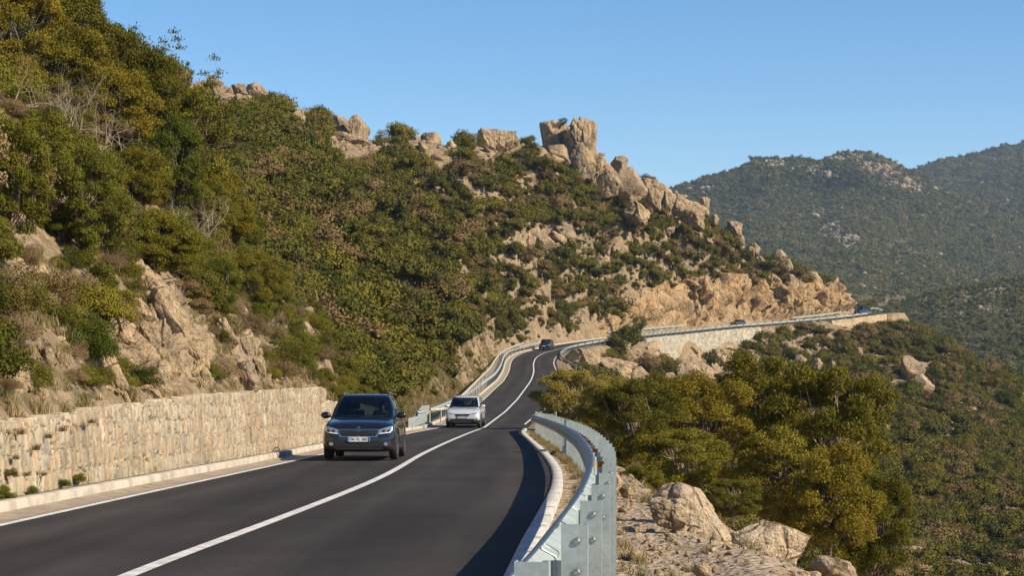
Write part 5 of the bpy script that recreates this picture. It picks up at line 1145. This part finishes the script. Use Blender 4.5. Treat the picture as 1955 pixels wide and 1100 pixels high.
def wheel_mesh():
    bm = bmesh.new(); prof = [(-.10, .20), (-.105, .27), (-.09, .315), (-.06, .33), (.06, .33), (.09, .315), (.105, .27), (.10, .20)]; seg = 36; R_ = []
    for k in range(seg):
        a = 2 * math.pi * k / seg; R_.append([bm.verts.new((x, r * math.cos(a), r * math.sin(a))) for x, r in prof])
    for k in range(seg):
        for i in range(len(prof) - 1): bm.faces.new([R_[k][i], R_[k][i + 1], R_[(k + 1) % seg][i + 1], R_[(k + 1) % seg][i]])
    return bm_mesh('tyre', bm, True)
def rim_mesh():
    bm = bmesh.new()
    for k in range(5):
        a = 2 * math.pi * k / 5; m = Matrix.Rotation(a, 4, 'X'); box_bm(bm, .055, .085, -.03, .03, .02, .205, m)
    bmesh.ops.create_cone(bm, cap_ends=True, segments=20, radius1=.05, radius2=.04, depth=.05, matrix=Matrix.Translation((.07, 0, 0)) @ Matrix.Rotation(math.pi / 2, 4, 'Y'))
    prof = [(.02, .20), (.095, .205), (.10, .225), (.085, .235)]; seg = 32; R_ = []
    for k in range(seg): a = 2 * math.pi * k / seg; R_.append([bm.verts.new((x, r * math.cos(a), r * math.sin(a))) for x, r in prof])
    for k in range(seg):
        for i in range(3): bm.faces.new([R_[k][i], R_[k][i + 1], R_[(k + 1) % seg][i + 1], R_[(k + 1) % seg][i]])
    bmesh.ops.create_cone(bm, cap_ends=True, segments=28, radius1=.20, radius2=.20, depth=.01, matrix=Matrix.Translation((.0, 0, 0)) @ Matrix.Rotation(math.pi / 2, 4, 'Y'))
    return bm_mesh('rim', bm)
TYRE = wheel_mesh(); TYRE.materials.append(CM['tyre']); RIM = rim_mesh(); RIM.materials.append(CM['rim'])
def conform(name, bvh, poly, off_, mat, th=.012, parent=None, ax='y', res=.035, flip=1):
    """a panel with the outline poly (x,z) laid on the front (or rear) of the body"""
    bm = bmesh.new(); vs = [bm.verts.new((x, 0, z)) for x, z in poly]; f = bm.faces.new(vs)
    xs = [p[0] for p in poly]; zs = [p[1] for p in poly]
    x = min(xs) + res
    while x < max(xs): bmesh.ops.bisect_plane(bm, geom=bm.verts[:] + bm.edges[:] + bm.faces[:], plane_co=(x, 0, 0), plane_no=(1, 0, 0)); x += res
    z = min(zs) + res
    while z < max(zs): bmesh.ops.bisect_plane(bm, geom=bm.verts[:] + bm.edges[:] + bm.faces[:], plane_co=(0, 0, z), plane_no=(0, 0, 1)); z += res
    bmesh.ops.triangulate(bm, faces=bm.faces[:])
    last = 0
    for v in bm.verts:
        h = bvh.ray_cast(Vector((v.co.x, -5 * flip, v.co.z)), Vector((0, flip, 0)))[0]
        if h is None: h = bvh.find_nearest(Vector((v.co.x, -2.1 * flip, v.co.z)))[0]
        v.co.y = h.y - off_ * flip
    r = bmesh.ops.extrude_face_region(bm, geom=bm.faces[:]); 
    for g in r['geom']:
        if isinstance(g, bmesh.types.BMVert): g.co.y += th * flip + off_ * flip
    return link(name, bm_mesh(name, bm), mat, parent)
def rr_poly(x0, x1, z0, z1, r=.01, n=3):
    P_ = []
    for cx_, cz_, a0 in ((x1 - r, z1 - r, 0), (x0 + r, z1 - r, 90), (x0 + r, z0 + r, 180), (x1 - r, z0 + r, 270)):
        for i in range(n + 1): a = math.radians(a0 + 90 * i / n); P_.append((cx_ + r * math.cos(a), cz_ + r * math.sin(a)))
    return P_
def mirror(p): return [(-x, z) for x, z in p][::-1]
def person_bust(name, x, y, z, shirt, hair, parent, wheel=True):
    """seated figure built as one skinned body: pelvis, torso, head, arms reaching forward"""
    me = bpy.data.meshes.new(name); vs = [(0, .0, .10), (0, .02, .30), (0, .05, .48), (0, .03, .58), (0, .0, .66), (0, -.02, .76), (.18, .05, .50), (.25, -.12, .32), (.17, -.38, .38), (-.18, .05, .50), (-.25, -.12, .32), (-.17, -.38, .38), (.10, -.30, .12), (-.10, -.30, .12), (.12, -.45, -.2), (-.12, -.45, -.2)]
    es = [(0, 1), (1, 2), (2, 3), (3, 4), (4, 5), (2, 6), (6, 7), (7, 8), (2, 9), (9, 10), (10, 11), (0, 12), (0, 13), (12, 14), (13, 15)]
    rad = [.15, .15, .14, .06, .085, .08, .07, .05, .035, .07, .05, .035, .08, .08, .055, .055]
    me.from_pydata(vs, es, []); o = bpy.data.objects.new(name, me); COL.objects.link(o); o.modifiers.new('s', 'SKIN')
    for i, v in enumerate(me.skin_vertices[0].data): v.radius = (rad[i], rad[i]); v.use_root = (i == 0)
    md = o.modifiers.new('d', 'SUBSURF'); md.levels = 2; md.render_levels = 2
    dg = bpy.context.evaluated_depsgraph_get(); dg.update(); r = bpy.data.meshes.new_from_object(o.evaluated_get(dg)); bpy.data.objects.remove(o)
    r.materials.clear(); r.materials.append(shirt); r.materials.append(CM['skin'])
    for p in r.polygons:
        c = p.center; p.material_index = 1 if c.z > .56 or (c.y < -.30 and c.z > .30) else 0; p.use_smooth = True
    root = link(name, r, None, None, (0, 0, 0))
    bm = bmesh.new(); bmesh.ops.create_icosphere(bm, subdivisions=3, radius=.105, matrix=Matrix.Translation((0, .02, .745)) @ Matrix.Diagonal((.88, 1.05, .95, 1)))
    bmesh.ops.delete(bm, geom=[v for v in bm.verts if v.co.z < .72 and v.co.y < .02 or (v.co.y < -.055 and v.co.z < .80)], context='VERTS'); link('hair', bm_mesh('hair', bm, True), hair, root)
    return root
def make_car(loc, heading, label, cat, col, L=4.35, Wd=1.80, H=1.60, hood=.98, belt=1.02, style=0, rails=True, detail=2, pitch=0.0, plate_txt=None, people=(), roofw=.66):
    """heading: direction the nose points, measured from -y"""
    root = empty('parked_car' if False else 'car', loc, heading); root.rotation_euler = (pitch, 0, heading); tag(root, label, cat)
    pm = col; w = Wd / 2; wr = .34; fy, ry = -L * .30, L * .30
    bm = car_body_mesh(L, Wd, hood, belt); cutters = []
    for y in (fy, ry):
        for s in (-1, 1):
            c = bpy.data.meshes.new('c'); b2 = cyl_bm(wr + .055, s * (w - .26), s * (w + .2), y, wr); b2.to_mesh(c); b2.free(); co_ = bpy.data.objects.new('c', c); COL.objects.link(co_); cutters.append(co_)
    mods = [('SUBSURF', dict(levels=3, render_levels=3))] + [('BOOLEAN', dict(operation='DIFFERENCE', object=c, solver='EXACT')) for c in cutters]
    me = eval_mesh('body', bm, mods)
    for c in cutters: bpy.data.objects.remove(c)
    me.materials.clear(); me.materials.append(pm); me.materials.append(CM['trim'])
    for p in me.polygons:
        p.use_smooth = True; c = p.center; nz = p.normal
        lower = c.z < (.40 if style == 0 else .44)
        arch = any((c.y - y)**2 + (c.z - wr)**2 < (wr + .060)**2 and abs(c.x) < w - .02 for y in (fy, ry)) and c.z < wr * 2.3 and abs(c.x) > w - .34
        ring = any((c.y - y)**2 + (c.z - wr)**2 < (wr + .105)**2 for y in (fy, ry)) and abs(c.x) > w * .9
        p.material_index = 1 if (lower or arch or ring) else 0
        if arch: p.use_smooth = False
    body = link('body', me, None, root)
    dgm = bmesh.new(); dgm.from_mesh(me); bvh = BVHTree.FromBMesh(dgm); dgm.free()
    # glasshouse rings: z, front y, rear y, half width
    wf = w * .90; rr = w * roofw / .90
    G = [(belt - .05, -L * .235, L * .445, wf), (belt + .02, -L * .215, L * .44, wf * .985), (belt + (H - belt) * .38, -L * .150, L * .425, wf * .93), (belt + (H - belt) * .72, -L * .092, L * .395, (wf + rr) / 2 * .97), (H - .085, -L * .060, L * .365, rr * 1.06), (H - .028, -L * .025, L * .335, rr * .95), (H, L * .04, L * .28, rr * .70)]
    def ring(z, y0, y1, hw):
        pts = []; nf = 8; ns = 16; crn = .16
        bow = .10
        for i in range(nf + 1): t = -1 + 2 * i / nf; pts.append((t * (hw - crn * .55), y0 + bow * t * t))
        for i in range(ns + 1): t = i / ns; pts.append((hw * (1 - .05 * t * t) - (0.012 if i in (0,) else 0), y0 + .20 + (y1 - y0 - .34) * t))
        for i in range(nf + 1): t = 1 - 2 * i / nf; pts.append((t * (hw * .90 - crn * .45), y1 - .05 * t * t))
        for i in range(ns + 1): t = 1 - i / ns; pts.append((-hw * (1 - .05 * t * t), y0 + .20 + (y1 - y0 - .34) * t))
        return [(x, y, z) for x, y in pts], nf, ns
    rings = [ring(*g) for g in G]; nf, ns = rings[0][1], rings[0][2]; V = [p for r_, _, _ in rings for p in r_]; n = len(rings[0][0]); faces = {'cabin': [], 'windscreen': [], 'side_window': [], 'rear_window': [], 'pillar_trim': []}
    for a in range(len(G) - 1):
        for i in range(n):
            f = (a * n + i, a * n + (i + 1) % n, (a + 1) * n + (i + 1) % n, (a + 1) * n + i); key = 'cabin'
            if 1 <= a <= 3:
                if 0 <= i < nf: key = 'windscreen'
                elif nf < i <= nf + ns:
                    j = i - nf - 1; key = 'side_window' if (j not in (7, 13) and j < 15) else 'pillar_trim'
                elif nf + ns + 1 < i < 2 * nf + ns + 2: key = 'rear_window'
                elif i > 2 * nf + ns + 2:
                    j = ns - 1 - (i - (2 * nf + ns + 3)); key = 'side_window' if (j not in (7, 13) and 0 <= j < 15) else 'pillar_trim'
            faces[key].append(f)
    top = len(G) - 1; faces['cabin'].append(tuple(top * n + i for i in range(n)))
    mats_ = dict(cabin=pm, windscreen=CM['glass'], side_window=CM['glass'], rear_window=CM['glass'], pillar_trim=CM['trim'])
    for k, fl in faces.items():
        if not fl: continue
        m2 = bpy.data.meshes.new(k); m2.from_pydata(V, [], fl); b2 = bmesh.new(); b2.from_mesh(m2)
        bmesh.ops.delete(b2, geom=[v for v in b2.verts if not v.link_faces], context='VERTS'); bmesh.ops.recalc_face_normals(b2, faces=b2.faces[:]); b2.to_mesh(m2); b2.free()
        if k == 'cabin': m2.polygons.foreach_set('use_smooth', np.ones(len(m2.polygons), bool))
        o = link(k, m2, mats_[k], root)
        if k == 'cabin': sm = o.modifiers.new('t', 'SOLIDIFY'); sm.thickness = .03; sm.offset = -1
    # wheels
    for y in (fy, ry):
        for s in (-1, 1):
            we = empty('wheel', (s * (w - .115), y, wr - .005)); we.parent = root; we.rotation_euler = (0, 0, 0 if s > 0 else math.pi)
            link('tyre', TYRE, None, we); link('rim', RIM, None, we)
    if detail == 0:
        for s in (1, -1):
            hp = [(.40, .66), (.74, .66), (.80, .78), (.45, .74)]; conform('headlight', bvh, hp if s > 0 else mirror(hp), .012, CM['lamp'], parent=root)
        conform('licence_plate', bvh, rr_poly(-.26, .26, .50, .61), .03, CM['plate'], parent=root)
    else:
        if style == 0:
            hl = [(.43, .655), (.50, .635), (.74, .665), (.80, .72), (.80, .80), (.765, .825), (.52, .755), (.44, .70)]
            drl = [(.50, .638), (.74, .668), (.803, .722), (.803, .812), (.785, .812), (.782, .73), (.73, .685), (.50, .656)]
            gr = [(-.49, .70), (-.44, .735), (-.10, .735), (0, .70), (.10, .735), (.44, .735), (.49, .70), (.40, .585), (.06, .575), (0, .60), (-.06, .575), (-.40, .585)]
            conform('grille_surround', bvh, [(-.54, .715), (-.48, .755), (-.08, .755), (0, .72), (.08, .755), (.48, .755), (.54, .715), (.44, .565), (.05, .555), (0, .575), (-.05, .555), (-.44, .565)], .012, CM['chrome'], parent=root)
            conform('grille', bvh, gr, .020, CM['trim'], parent=root)
            conform('lower_grille', bvh, [(-.78, .47), (.78, .47), (.74, .34), (.50, .30), (-.50, .30), (-.74, .34)], .008, CM['trim'], parent=root)
            conform('skid_strip', bvh, [(-.56, .285), (-.60, .30), (.60, .30), (.56, .285), (.54, .262), (-.54, .262)], .022, CM['chrome'], parent=root, res=.03)
            zpl, fog = (.455, .565), (.60, .40)
        else:
            hl = [(.36, .745), (.42, .72), (.62, .725), (.83, .80), (.80, .845), (.60, .80), (.40, .765)]
            drl = [(.42, .718), (.62, .722), (.835, .80), (.825, .812), (.61, .736), (.42, .730)]
            gr = [(-.36, .745), (.36, .745), (.40, .70), (.30, .625), (-.30, .625), (-.40, .70)]
            conform('grille', bvh, gr, .014, CM['trim'], parent=root)
            conform('grille_bar', bvh, [(-.38, .752), (.38, .752), (.38, .742), (-.38, .742)], .02, CM['chrome'], parent=root, res=.05)
            conform('lower_grille', bvh, [(-.82, .52), (-.60, .50), (.60, .50), (.82, .52), (.78, .33), (-.78, .33)], .010, CM['trim'], parent=root)
            conform('skid_strip', bvh, [(-.50, .345), (.50, .345), (.44, .30), (-.44, .30)], .025, CM['chrome'], parent=root)
            zpl, fog = (.535, .635), (.64, .44)
        for i in range(5):
            z = .60 + i * .026 if style == 0 else .64 + i * .022; hw_ = .40 if style == 0 else .30
            conform('grille_slat', bvh, [(-hw_, z), (hw_, z), (hw_, z + .006), (-hw_, z + .006)], .026, CM['trim'] if style == 0 else CM['tyre'], parent=root, res=.06)
        for s in (1, -1):
            f = (lambda p: p if s > 0 else mirror(p))
            h_ = conform('headlight', bvh, f(hl), .014, CM['lamp'], parent=root)
            conform('running_light', bvh, f(drl), .020, CM['drl'], parent=h_)
            for dx in (0, .12): conform('projector', bvh, f(rr_poly(.56 + dx, .64 + dx, .675 if style == 0 else .745, .745 if style == 0 else .79, .03)), .020, CM['dark'], parent=h_)
            fo = conform('fog_lamp', bvh, f(rr_poly(fog[0], fog[0] + .10, fog[1] - .04, fog[1] + .04, .035)), .024, CM['lamp'], parent=root)
            # mirror
            bm = bmesh.new(); bmesh.ops.create_icosphere(bm, subdivisions=3, radius=1, matrix=Matrix.Translation((s * (w + .03), -L * .175, belt + .075)) @ Matrix.Diagonal((.125, .075, .085, 1)))
            for v in bm.verts:
                if v.co.y > -L * .175 + .02: v.co.y = -L * .175 + .02
            mi = link('wing_mirror', bm_mesh('wing_mirror', bm, True), pm, root)
            bm = bmesh.new(); box_bm(bm, min(s * (w - .14), s * (w - .04)), max(s * (w - .14), s * (w - .04)), -L * .175 - .03, -L * .175 + .02, belt + .02, belt + .055); link('mirror_arm', bm_mesh('mirror_arm', bm), CM['trim'], mi)
            # door seams and handles
            for yy_ in (-.5, .55):
                h2 = bvh.ray_cast(Vector((s * 3, yy_, .86)), Vector((-s, 0, 0)))[0]
                if h2: bm = bmesh.new(); box_bm(bm, h2.x - .012, h2.x + .018 * s + .012 * (s > 0), yy_ - .09, yy_ + .09, .85, .875); link('door_handle', bm_mesh('door_handle', bm), pm, root)
            for yy_ in (-.98, .06, 1.05):
                pts_ = []
                for z in np.linspace(.34, belt - .02, 14):
                    h2 = bvh.ray_cast(Vector((s * 3, yy_, z)), Vector((-s, 0, 0)))[0]
                    if h2: pts_.append((h2.x + s * .0015, yy_, z))
                if len(pts_) > 3: v_, f_ = tube_np(np.array(pts_), .004, 4); link('door_seam', np_mesh('door_seam', v_, f_), CM['dark'], root)
            tl_ = [(.62, .78), (.80, .80), (.80, .95), (.66, .93)]; conform('tail_light', bvh, f(tl_), .012, CM['red'], parent=root, flip=-1)
        pl_ = conform('licence_plate', bvh, rr_poly(-.265, .265, zpl[0], zpl[1], .008), .034, CM['plate'], parent=root, th=.004)
        yv = min(v.co.y for v in pl_.data.vertices)
        for v in pl_.data.vertices: v.co.y = yv if v.co.y < yv + .02 else v.co.y
        for s in (-1, 1):
            bm = bmesh.new(); box_bm(bm, s * .245 - .018, s * .245 + .018, yv - .003, yv + .0, zpl[0] + .003, zpl[1] - .003); link('country_band', bm_mesh('country_band', bm), CM['blue'], pl_)
        if plate_txt:
            fc = bpy.data.curves.new('plate_text', 'FONT'); fc.body = plate_txt; fc.size = .092; fc.align_x = 'CENTER'; fc.align_y = 'CENTER'; fc.extrude = .001
            fc.materials.append(CM['ink']); t0 = bpy.data.objects.new('t', fc); COL.objects.link(t0); dg = bpy.context.evaluated_depsgraph_get(); dg.update(); tm_ = bpy.data.meshes.new_from_object(t0.evaluated_get(dg)); bpy.data.objects.remove(t0); to = bpy.data.objects.new('plate_text', tm_); COL.objects.link(to); to.parent = pl_; to.location = (0, yv - .004, (zpl[0] + zpl[1]) / 2); to.rotation_euler = (math.pi / 2, 0, 0)
        # round badge
        bz = .775 if style == 0 else .70; h2 = bvh.ray_cast(Vector((0, -5, bz)), Vector((0, 1, 0)))[0]
        bm = bmesh.new(); bmesh.ops.create_cone(bm, cap_ends=True, segments=24, radius1=.042, radius2=.042, depth=.03, matrix=Matrix.Translation((0, h2.y - .012, bz)) @ Matrix.Rotation(math.radians(75), 4, 'X')); bd = link('badge', bm_mesh('badge', bm), CM['chrome'], root)
        bm = bmesh.new(); bmesh.ops.create_cone(bm, cap_ends=True, segments=20, radius1=.028, radius2=.028, depth=.034, matrix=Matrix.Translation((0, h2.y - .014, bz)) @ Matrix.Rotation(math.radians(75), 4, 'X')); link('badge_centre', bm_mesh('badge_centre', bm), CM['trim'], bd)
        # wipers
        for (x0, x1) in ((-.62, -.02), (-.02, .60)):
            v_, f_ = tube_np(np.array([(x0, -L * .228 + .10 * (x0 / .7)**2, belt + .035), ((x0 + x1) / 2, -L * .219, belt + .055), (x1, -L * .215, belt + .05)]), .009, 5); link('wiper', np_mesh('wiper', v_, f_), CM['trim'], root)
    if rails:
        for s in (-1, 1):
            pts_ = np.array([(s * rr * .98, L * .01, H - .03), (s * rr * .98, L * .05, H + .0), (s * rr * .96, L * .26, H + .005), (s * rr * .94, L * .31, H - .03)]); v_, f_ = tube_np(resample(pts_, .08), .014, 6); link('roof_rail', np_mesh('roof_rail', v_, f_, smooth=True), CM['rim'], root)
    if detail:
        # cabin interior: floor, dashboard, seats, steering wheel
        bm = bmesh.new(); box_bm(bm, -w * .88, w * .88, -L * .24, L * .40, .45, .5); box_bm(bm, -w * .88, w * .88, -L * .20, -L * .12, .5, belt + .02); link('dashboard', bm_mesh('dashboard', bm), CM['dark'], root)
        for (sx_, sy_) in ((-.38, .05), (.38, .05), (-.38, .95), (.38, .95)):
            bm = bmesh.new(); box_bm(bm, sx_ - .24, sx_ + .24, sy_ - .25, sy_ + .3, .5, .68); box_bm(bm, sx_ - .23, sx_ + .23, sy_ + .24, sy_ + .36, .68, 1.20); box_bm(bm, sx_ - .12, sx_ + .12, sy_ + .25, sy_ + .34, 1.21, 1.38)
            bmesh.ops.bevel(bm, geom=bm.edges[:], offset=.03, segments=2, affect='EDGES'); link('seat', bm_mesh('seat', bm, True), CM['seat'], root)
        v_, f_ = tube_np(np.array([(.38 + .17 * math.cos(a), -.40 - .05 * math.sin(a), .98 + .16 * math.sin(a)) for a in np.linspace(0, 2 * math.pi, 25)]), .015, 6); link('steering_wheel', np_mesh('steering_wheel', v_, f_), CM['dark'], root)
    mtx = Matrix.Translation(loc) @ Matrix.Rotation(heading, 4, 'Z') @ Matrix.Rotation(pitch, 4, 'X')
    for (sx_, lab, sh) in people:
        pp_ = person_bust('person', 0, 0, 0, sh, CM['hair'], None); pp_.matrix_world = mtx @ Matrix.Translation((sx_, .06, .58)); pp_.scale = (1, 1, 1); tag(pp_, lab, 'person')
    return root
road_at = lambda Y: float(roadZ_near([Y])[0])
def car_on(px, Y, **kw):
    z = road_at(Y); z1 = road_at(Y + 2); return make_car(((px - CX) * Y / F, Y, z + .012), pitch=math.atan2(z1 - z, 2), **kw)
charcoal = paint('charcoal_paint', (.008, .009, .012), .2, .2); white = paint('pearl_white_paint', (.60, .62, .64), .25, .3); navy = paint('dark_navy_paint', (.012, .016, .03), .3, .25); brown = paint('dark_brown_paint', (.05, .04, .035), .3, .3); blue = paint('dark_blue_paint', (.008, .012, .022), .3, .3)
car_on(699, 47.0, heading=math.radians(-.5), label='charcoal crossover car driving in the left lane, nearest to the camera', cat='car', col=charcoal, L=4.30, Wd=1.80, H=1.60, hood=.96, belt=1.00, style=0, plate_txt='DK VL 200', people=((.38, 'driver in dark clothes at the wheel of the charcoal car', CM['shirt']),), roofw=.585)
car_on(890, 101.0, heading=math.radians(-4), label='white crossover car following behind the charcoal car on the centre line', cat='car', col=white, L=4.5, Wd=1.86, H=1.66, hood=1.0, belt=1.06, style=1, plate_txt='FP 917 ST', people=((.38, 'driver at the wheel of the white car', CM['shirt']), (-.38, 'front passenger beside the driver in the white car', CM['light'])), roofw=.63)
def car_far(lab, px, py, Y, heading, col, **kw):
    p = P(px, py, Y); make_car((p.x, p.y, p.z), heading, lab, 'car', col, detail=0, **kw)
def lane_pt(Y, side, i_=None):
    i = int(np.argmin(np.abs(Cp[:, 1] - Y) + 1000 * (np.arange(len(Cp)) > len(Cp) - 12))); A = Lp if side > 0 else Rp; q_ = (Cp[i] + A[i]) / 2; t_ = T[i]; return q_, math.atan2(t_[1], t_[0]) - math.pi / 2
for Y, side, c_, lab, H_, L_2 in ((284, 1, navy, 'dark car coming round the distant bend', 1.58, 4.3), (396, 1, brown, 'dark car partly hidden by the guardrail below the orange cutting', 1.5, 4.2), (434, 1, blue, 'dark blue van at the farthest visible bend of the road', 1.95, 4.6)):
    q_, hd = lane_pt(Y, side); make_car((q_[0], q_[1], q_[2] + .012), hd, lab, 'van' if 'van' in lab else 'car', c_, L=L_2, H=H_, detail=0, rails=False, roofw=.80 if 'van' in lab else .68)

# ------------------------------------------------------------------ mountains across the valley, haze
def mountain(name, ridge, base_y, Yb, Yr, seed, amp, mat, nx=420, nv=120, drop=200):
    rx, ry = np.array(ridge, float).T; px_ = np.linspace(rx[0], rx[-1], nx); t = np.linspace(0, 1, nv); top = np.interp(px_, rx, ry)
    top = top + fbm(np.stack([px_ / 22, px_ * 0, px_ * 0], 1), 4, seed) * 2.6
    PX, Tt = np.meshgrid(px_, t, indexing='ij'); TOP = np.repeat(top[:, None], nv, 1)
    YY = Yb + (Yr - Yb) * Tt; PY = base_y + (TOP - base_y) * Tt**.92
    X = (PX - CX) * YY / F; Z = (HY - PY) * YY / F
    rel = fbm(np.stack([X.ravel() / (amp * 2.6), YY.ravel() / (amp * 3.6), 0 * X.ravel()], 1), 5, seed).reshape(X.shape)
    rid = 1 - np.abs(vnoise(np.stack([X.ravel() / (amp * 1.8) + .3 * Z.ravel() / amp, YY.ravel() / (amp * 6), 0 * X.ravel()], 1), seed + 4)).reshape(X.shape)
    f = smooth01(Tt / .15) * smooth01((1 - Tt) / .35)
    Yn = YY - f * amp * (rel * .8 + rid * .9 - .5); Xn = (PX - CX) * Yn / F; Zn = (HY - PY) * Yn / F     # relief in depth only, so the skyline keeps its shape
    # back side
    bx = np.stack([Xn[:, -1] * 1.02, Yn[:, -1] * 1.15, Zn[:, -1] - drop], -1)[:, None]
    G = np.concatenate([np.stack([Xn, Yn, Zn], -1), bx], 1)
    o = link(name, np_mesh(name, G.reshape(-1, 3), grid_faces(nx, nv + 1), smooth=True), mat); tag(o, kind='structure'); return G[:, :-1]
M['far_soil'] = None
def far_soil(name, a, b_, c, sc):
    m, nt, b = new_mat(name); co = objco(nt); n1 = noise(nt, co, sc, 6, .65); n2 = noise(nt, co, sc * 9, 4, .6)
    r1 = ramp(nt, [(.38, a), (.52, b_), (.66, c)], n1); r2 = ramp(nt, [(.3, (.6, .6, .6)), (.65, (1.1, 1.1, 1.1))], n2); col = mix(nt, .9, r1.outputs[0], r2.outputs[0], 'MULTIPLY')
    nt.links.new(col, b.inputs['Base Color']); b.inputs['Roughness'].default_value = .95; b.inputs['Specular IOR Level'].default_value = .1; bump(nt, b, n2, .8, 1.5); return m
fs = far_soil('far_slope', (.055, .058, .028), (.095, .085, .048), (.17, .135, .09), .012)
fs2 = far_soil('mid_slope', (.06, .062, .026), (.095, .085, .042), (.17, .135, .085), .03)
GB = mountain('mountain', [(1450, 420), (1600, 370), (1700, 335), (1745, 322), (1775, 312), (1840, 297), (1870, 288), (1900, 281), (1955, 270), (2050, 262), (2200, 300), (2400, 350)], 640, 1500, 2900, 5, 330, fs)
GA = mountain('mountain', [(1000, 520), (1100, 450), (1200, 395), (1290, 357), (1345, 340), (1400, 325), (1440, 305), (1480, 299), (1530, 302), (1578, 303), (1600, 291), (1640, 287), (1690, 302), (1740, 324), (1800, 360), (1900, 400), (2100, 470), (2300, 520)], 660, 1150, 2150, 3, 300, fs)
GC = mountain('hill', [(1350, 640), (1500, 605), (1600, 585), (1640, 567), (1690, 562), (1740, 566), (1790, 556), (1850, 545), (1900, 537), (1955, 528), (2100, 500), (2300, 520)], 900, 560, 980, 9, 40, fs2, drop=80)
def grid_pts(G, n, seed, tmin=.02):
    r = R(seed); i = r.uniform(0, G.shape[0] - 1.01, n); j = r.uniform(tmin, 1, n) * (G.shape[1] - 1.01); a, b_ = i.astype(int), j.astype(int); u, v = (i - a)[:, None], (j - b_)[:, None]
    return G[a, b_] * (1 - u) * (1 - v) + G[a + 1, b_] * u * (1 - v) + G[a, b_ + 1] * (1 - u) * v + G[a + 1, b_ + 1] * u * v
FT = [bush_mesh('tree', 900 + i, n_cl=c, n_per=26, leaf=.26, crad=.5, rz=z) for i, (c, z) in enumerate([(6, .9), (8, .8), (5, 1.1)])]
def forest(name, G, n, s0, s1, seed, label, rocks, rs):
    p = grid_pts(G, n, seed); qx, qy = proj(p); k = (qx > 1000) & (qx < 2250) & (qy < 800); b_ = in_blobs(qx, qy, rocks); r = R(seed + 500); k &= r.rand(n) > np.clip(b_ * 1.8, 0, .72); lump = fbm(p / [90, 90, 90], 3, seed); k &= r.rand(n) < .86 + lump * .42; p = p[k]; n = len(p)
    s = r.uniform(s0, s1, n) * r.lognormal(0, .2, n)
    scatter(name, [(V, Fl, T_, 0) for V, Fl, T_ in FT], p - [0, 0, .3], np.repeat(s[:, None], 3, 1) * [1, 1, .9], np.stack([0 * s, 0 * s, r.uniform(0, 6.28, n)], 1), r.randint(0, 3, n), label, 'woodland', [M['far_scrub']])
    pr = grid_pts(G, int(rs[0]), seed + 1); qx, qy = proj(pr); b_ = in_blobs(qx, qy, rocks); r = R(seed + 600); k = r.rand(len(pr)) < np.clip(b_ * 1.6, 0, 1) + rs[2]; pr = pr[k]; n = len(pr)
    scatter('rock_outcrops', [stone_t(840 + i) for i in range(4)], pr, rs[1] * r.lognormal(0, .38, n)[:, None] * r.uniform(.7, 1.3, (n, 3)) * [1, 1, 1.4], r.uniform(0, 6.28, (n, 3)) * [.1, .1, 1], r.randint(0, 4, n), 'pale rocks ' + label.split(' ', 3)[-1], 'rocks', [M['rock_far']])
ra = [(1690, 335, 45, 22, .5), (1740, 355, 30, 18, .3), (1600, 300, 30, 8, 0), (1660, 318, 30, 12, .4), (1560, 325, 40, 14, .1), (1480, 312, 40, 10, 0), (1590, 440, 30, 22, .2), (1620, 460, 26, 16, 0), (1640, 300, 20, 8, 0), (1350, 360, 20, 6, 0)]
forest('woodland', GA, 42000, 2.4, 4.2, 61, 'dark woodland growing all over the far mountain', ra, (30000, 2.1, .035))
forest('woodland', GB, 30000, 3.0, 5.0, 62, 'dark woodland growing all over the farthest mountain shoulder', [(1860, 380, 20, 10, 0), (1900, 300, 40, 8, 0)], (9000, 2.0, .03))
rc = [(1660, 575, 60, 14, 0), (1740, 570, 60, 10, 0), (1840, 570, 60, 14, -.2), (1900, 560, 40, 14, -.2), (1820, 600, 50, 16, 0), (1900, 590, 50, 12, 0), (1930, 625, 30, 12, 0), (1860, 660, 30, 12, 0)]
forest('woodland', GC, 22000, 1.1, 2.2, 63, 'maquis scrub covering the middle hill across the valley', rc, (15000, .65, .10))
# the air
bm = bmesh.new(); box_bm(bm, -9400, 9400, -3200, 9400, -142, 330); hz_o = link('haze', bm_mesh('haze', bm)); hm = bpy.data.materials.new('haze'); hm.use_nodes = True; nt = hm.node_tree; nt.nodes.remove(nt.nodes['Principled BSDF'])
pv = nt.nodes.new('ShaderNodeVolumePrincipled'); pv.inputs['Color'].default_value = (.55, .74, 1.0, 1); pv.inputs['Density'].default_value = .00008; nt.links.new(pv.outputs[0], nt.nodes['Material Output'].inputs['Volume'])
hz_o.data.materials.append(hm); tag(hz_o, kind='stuff')
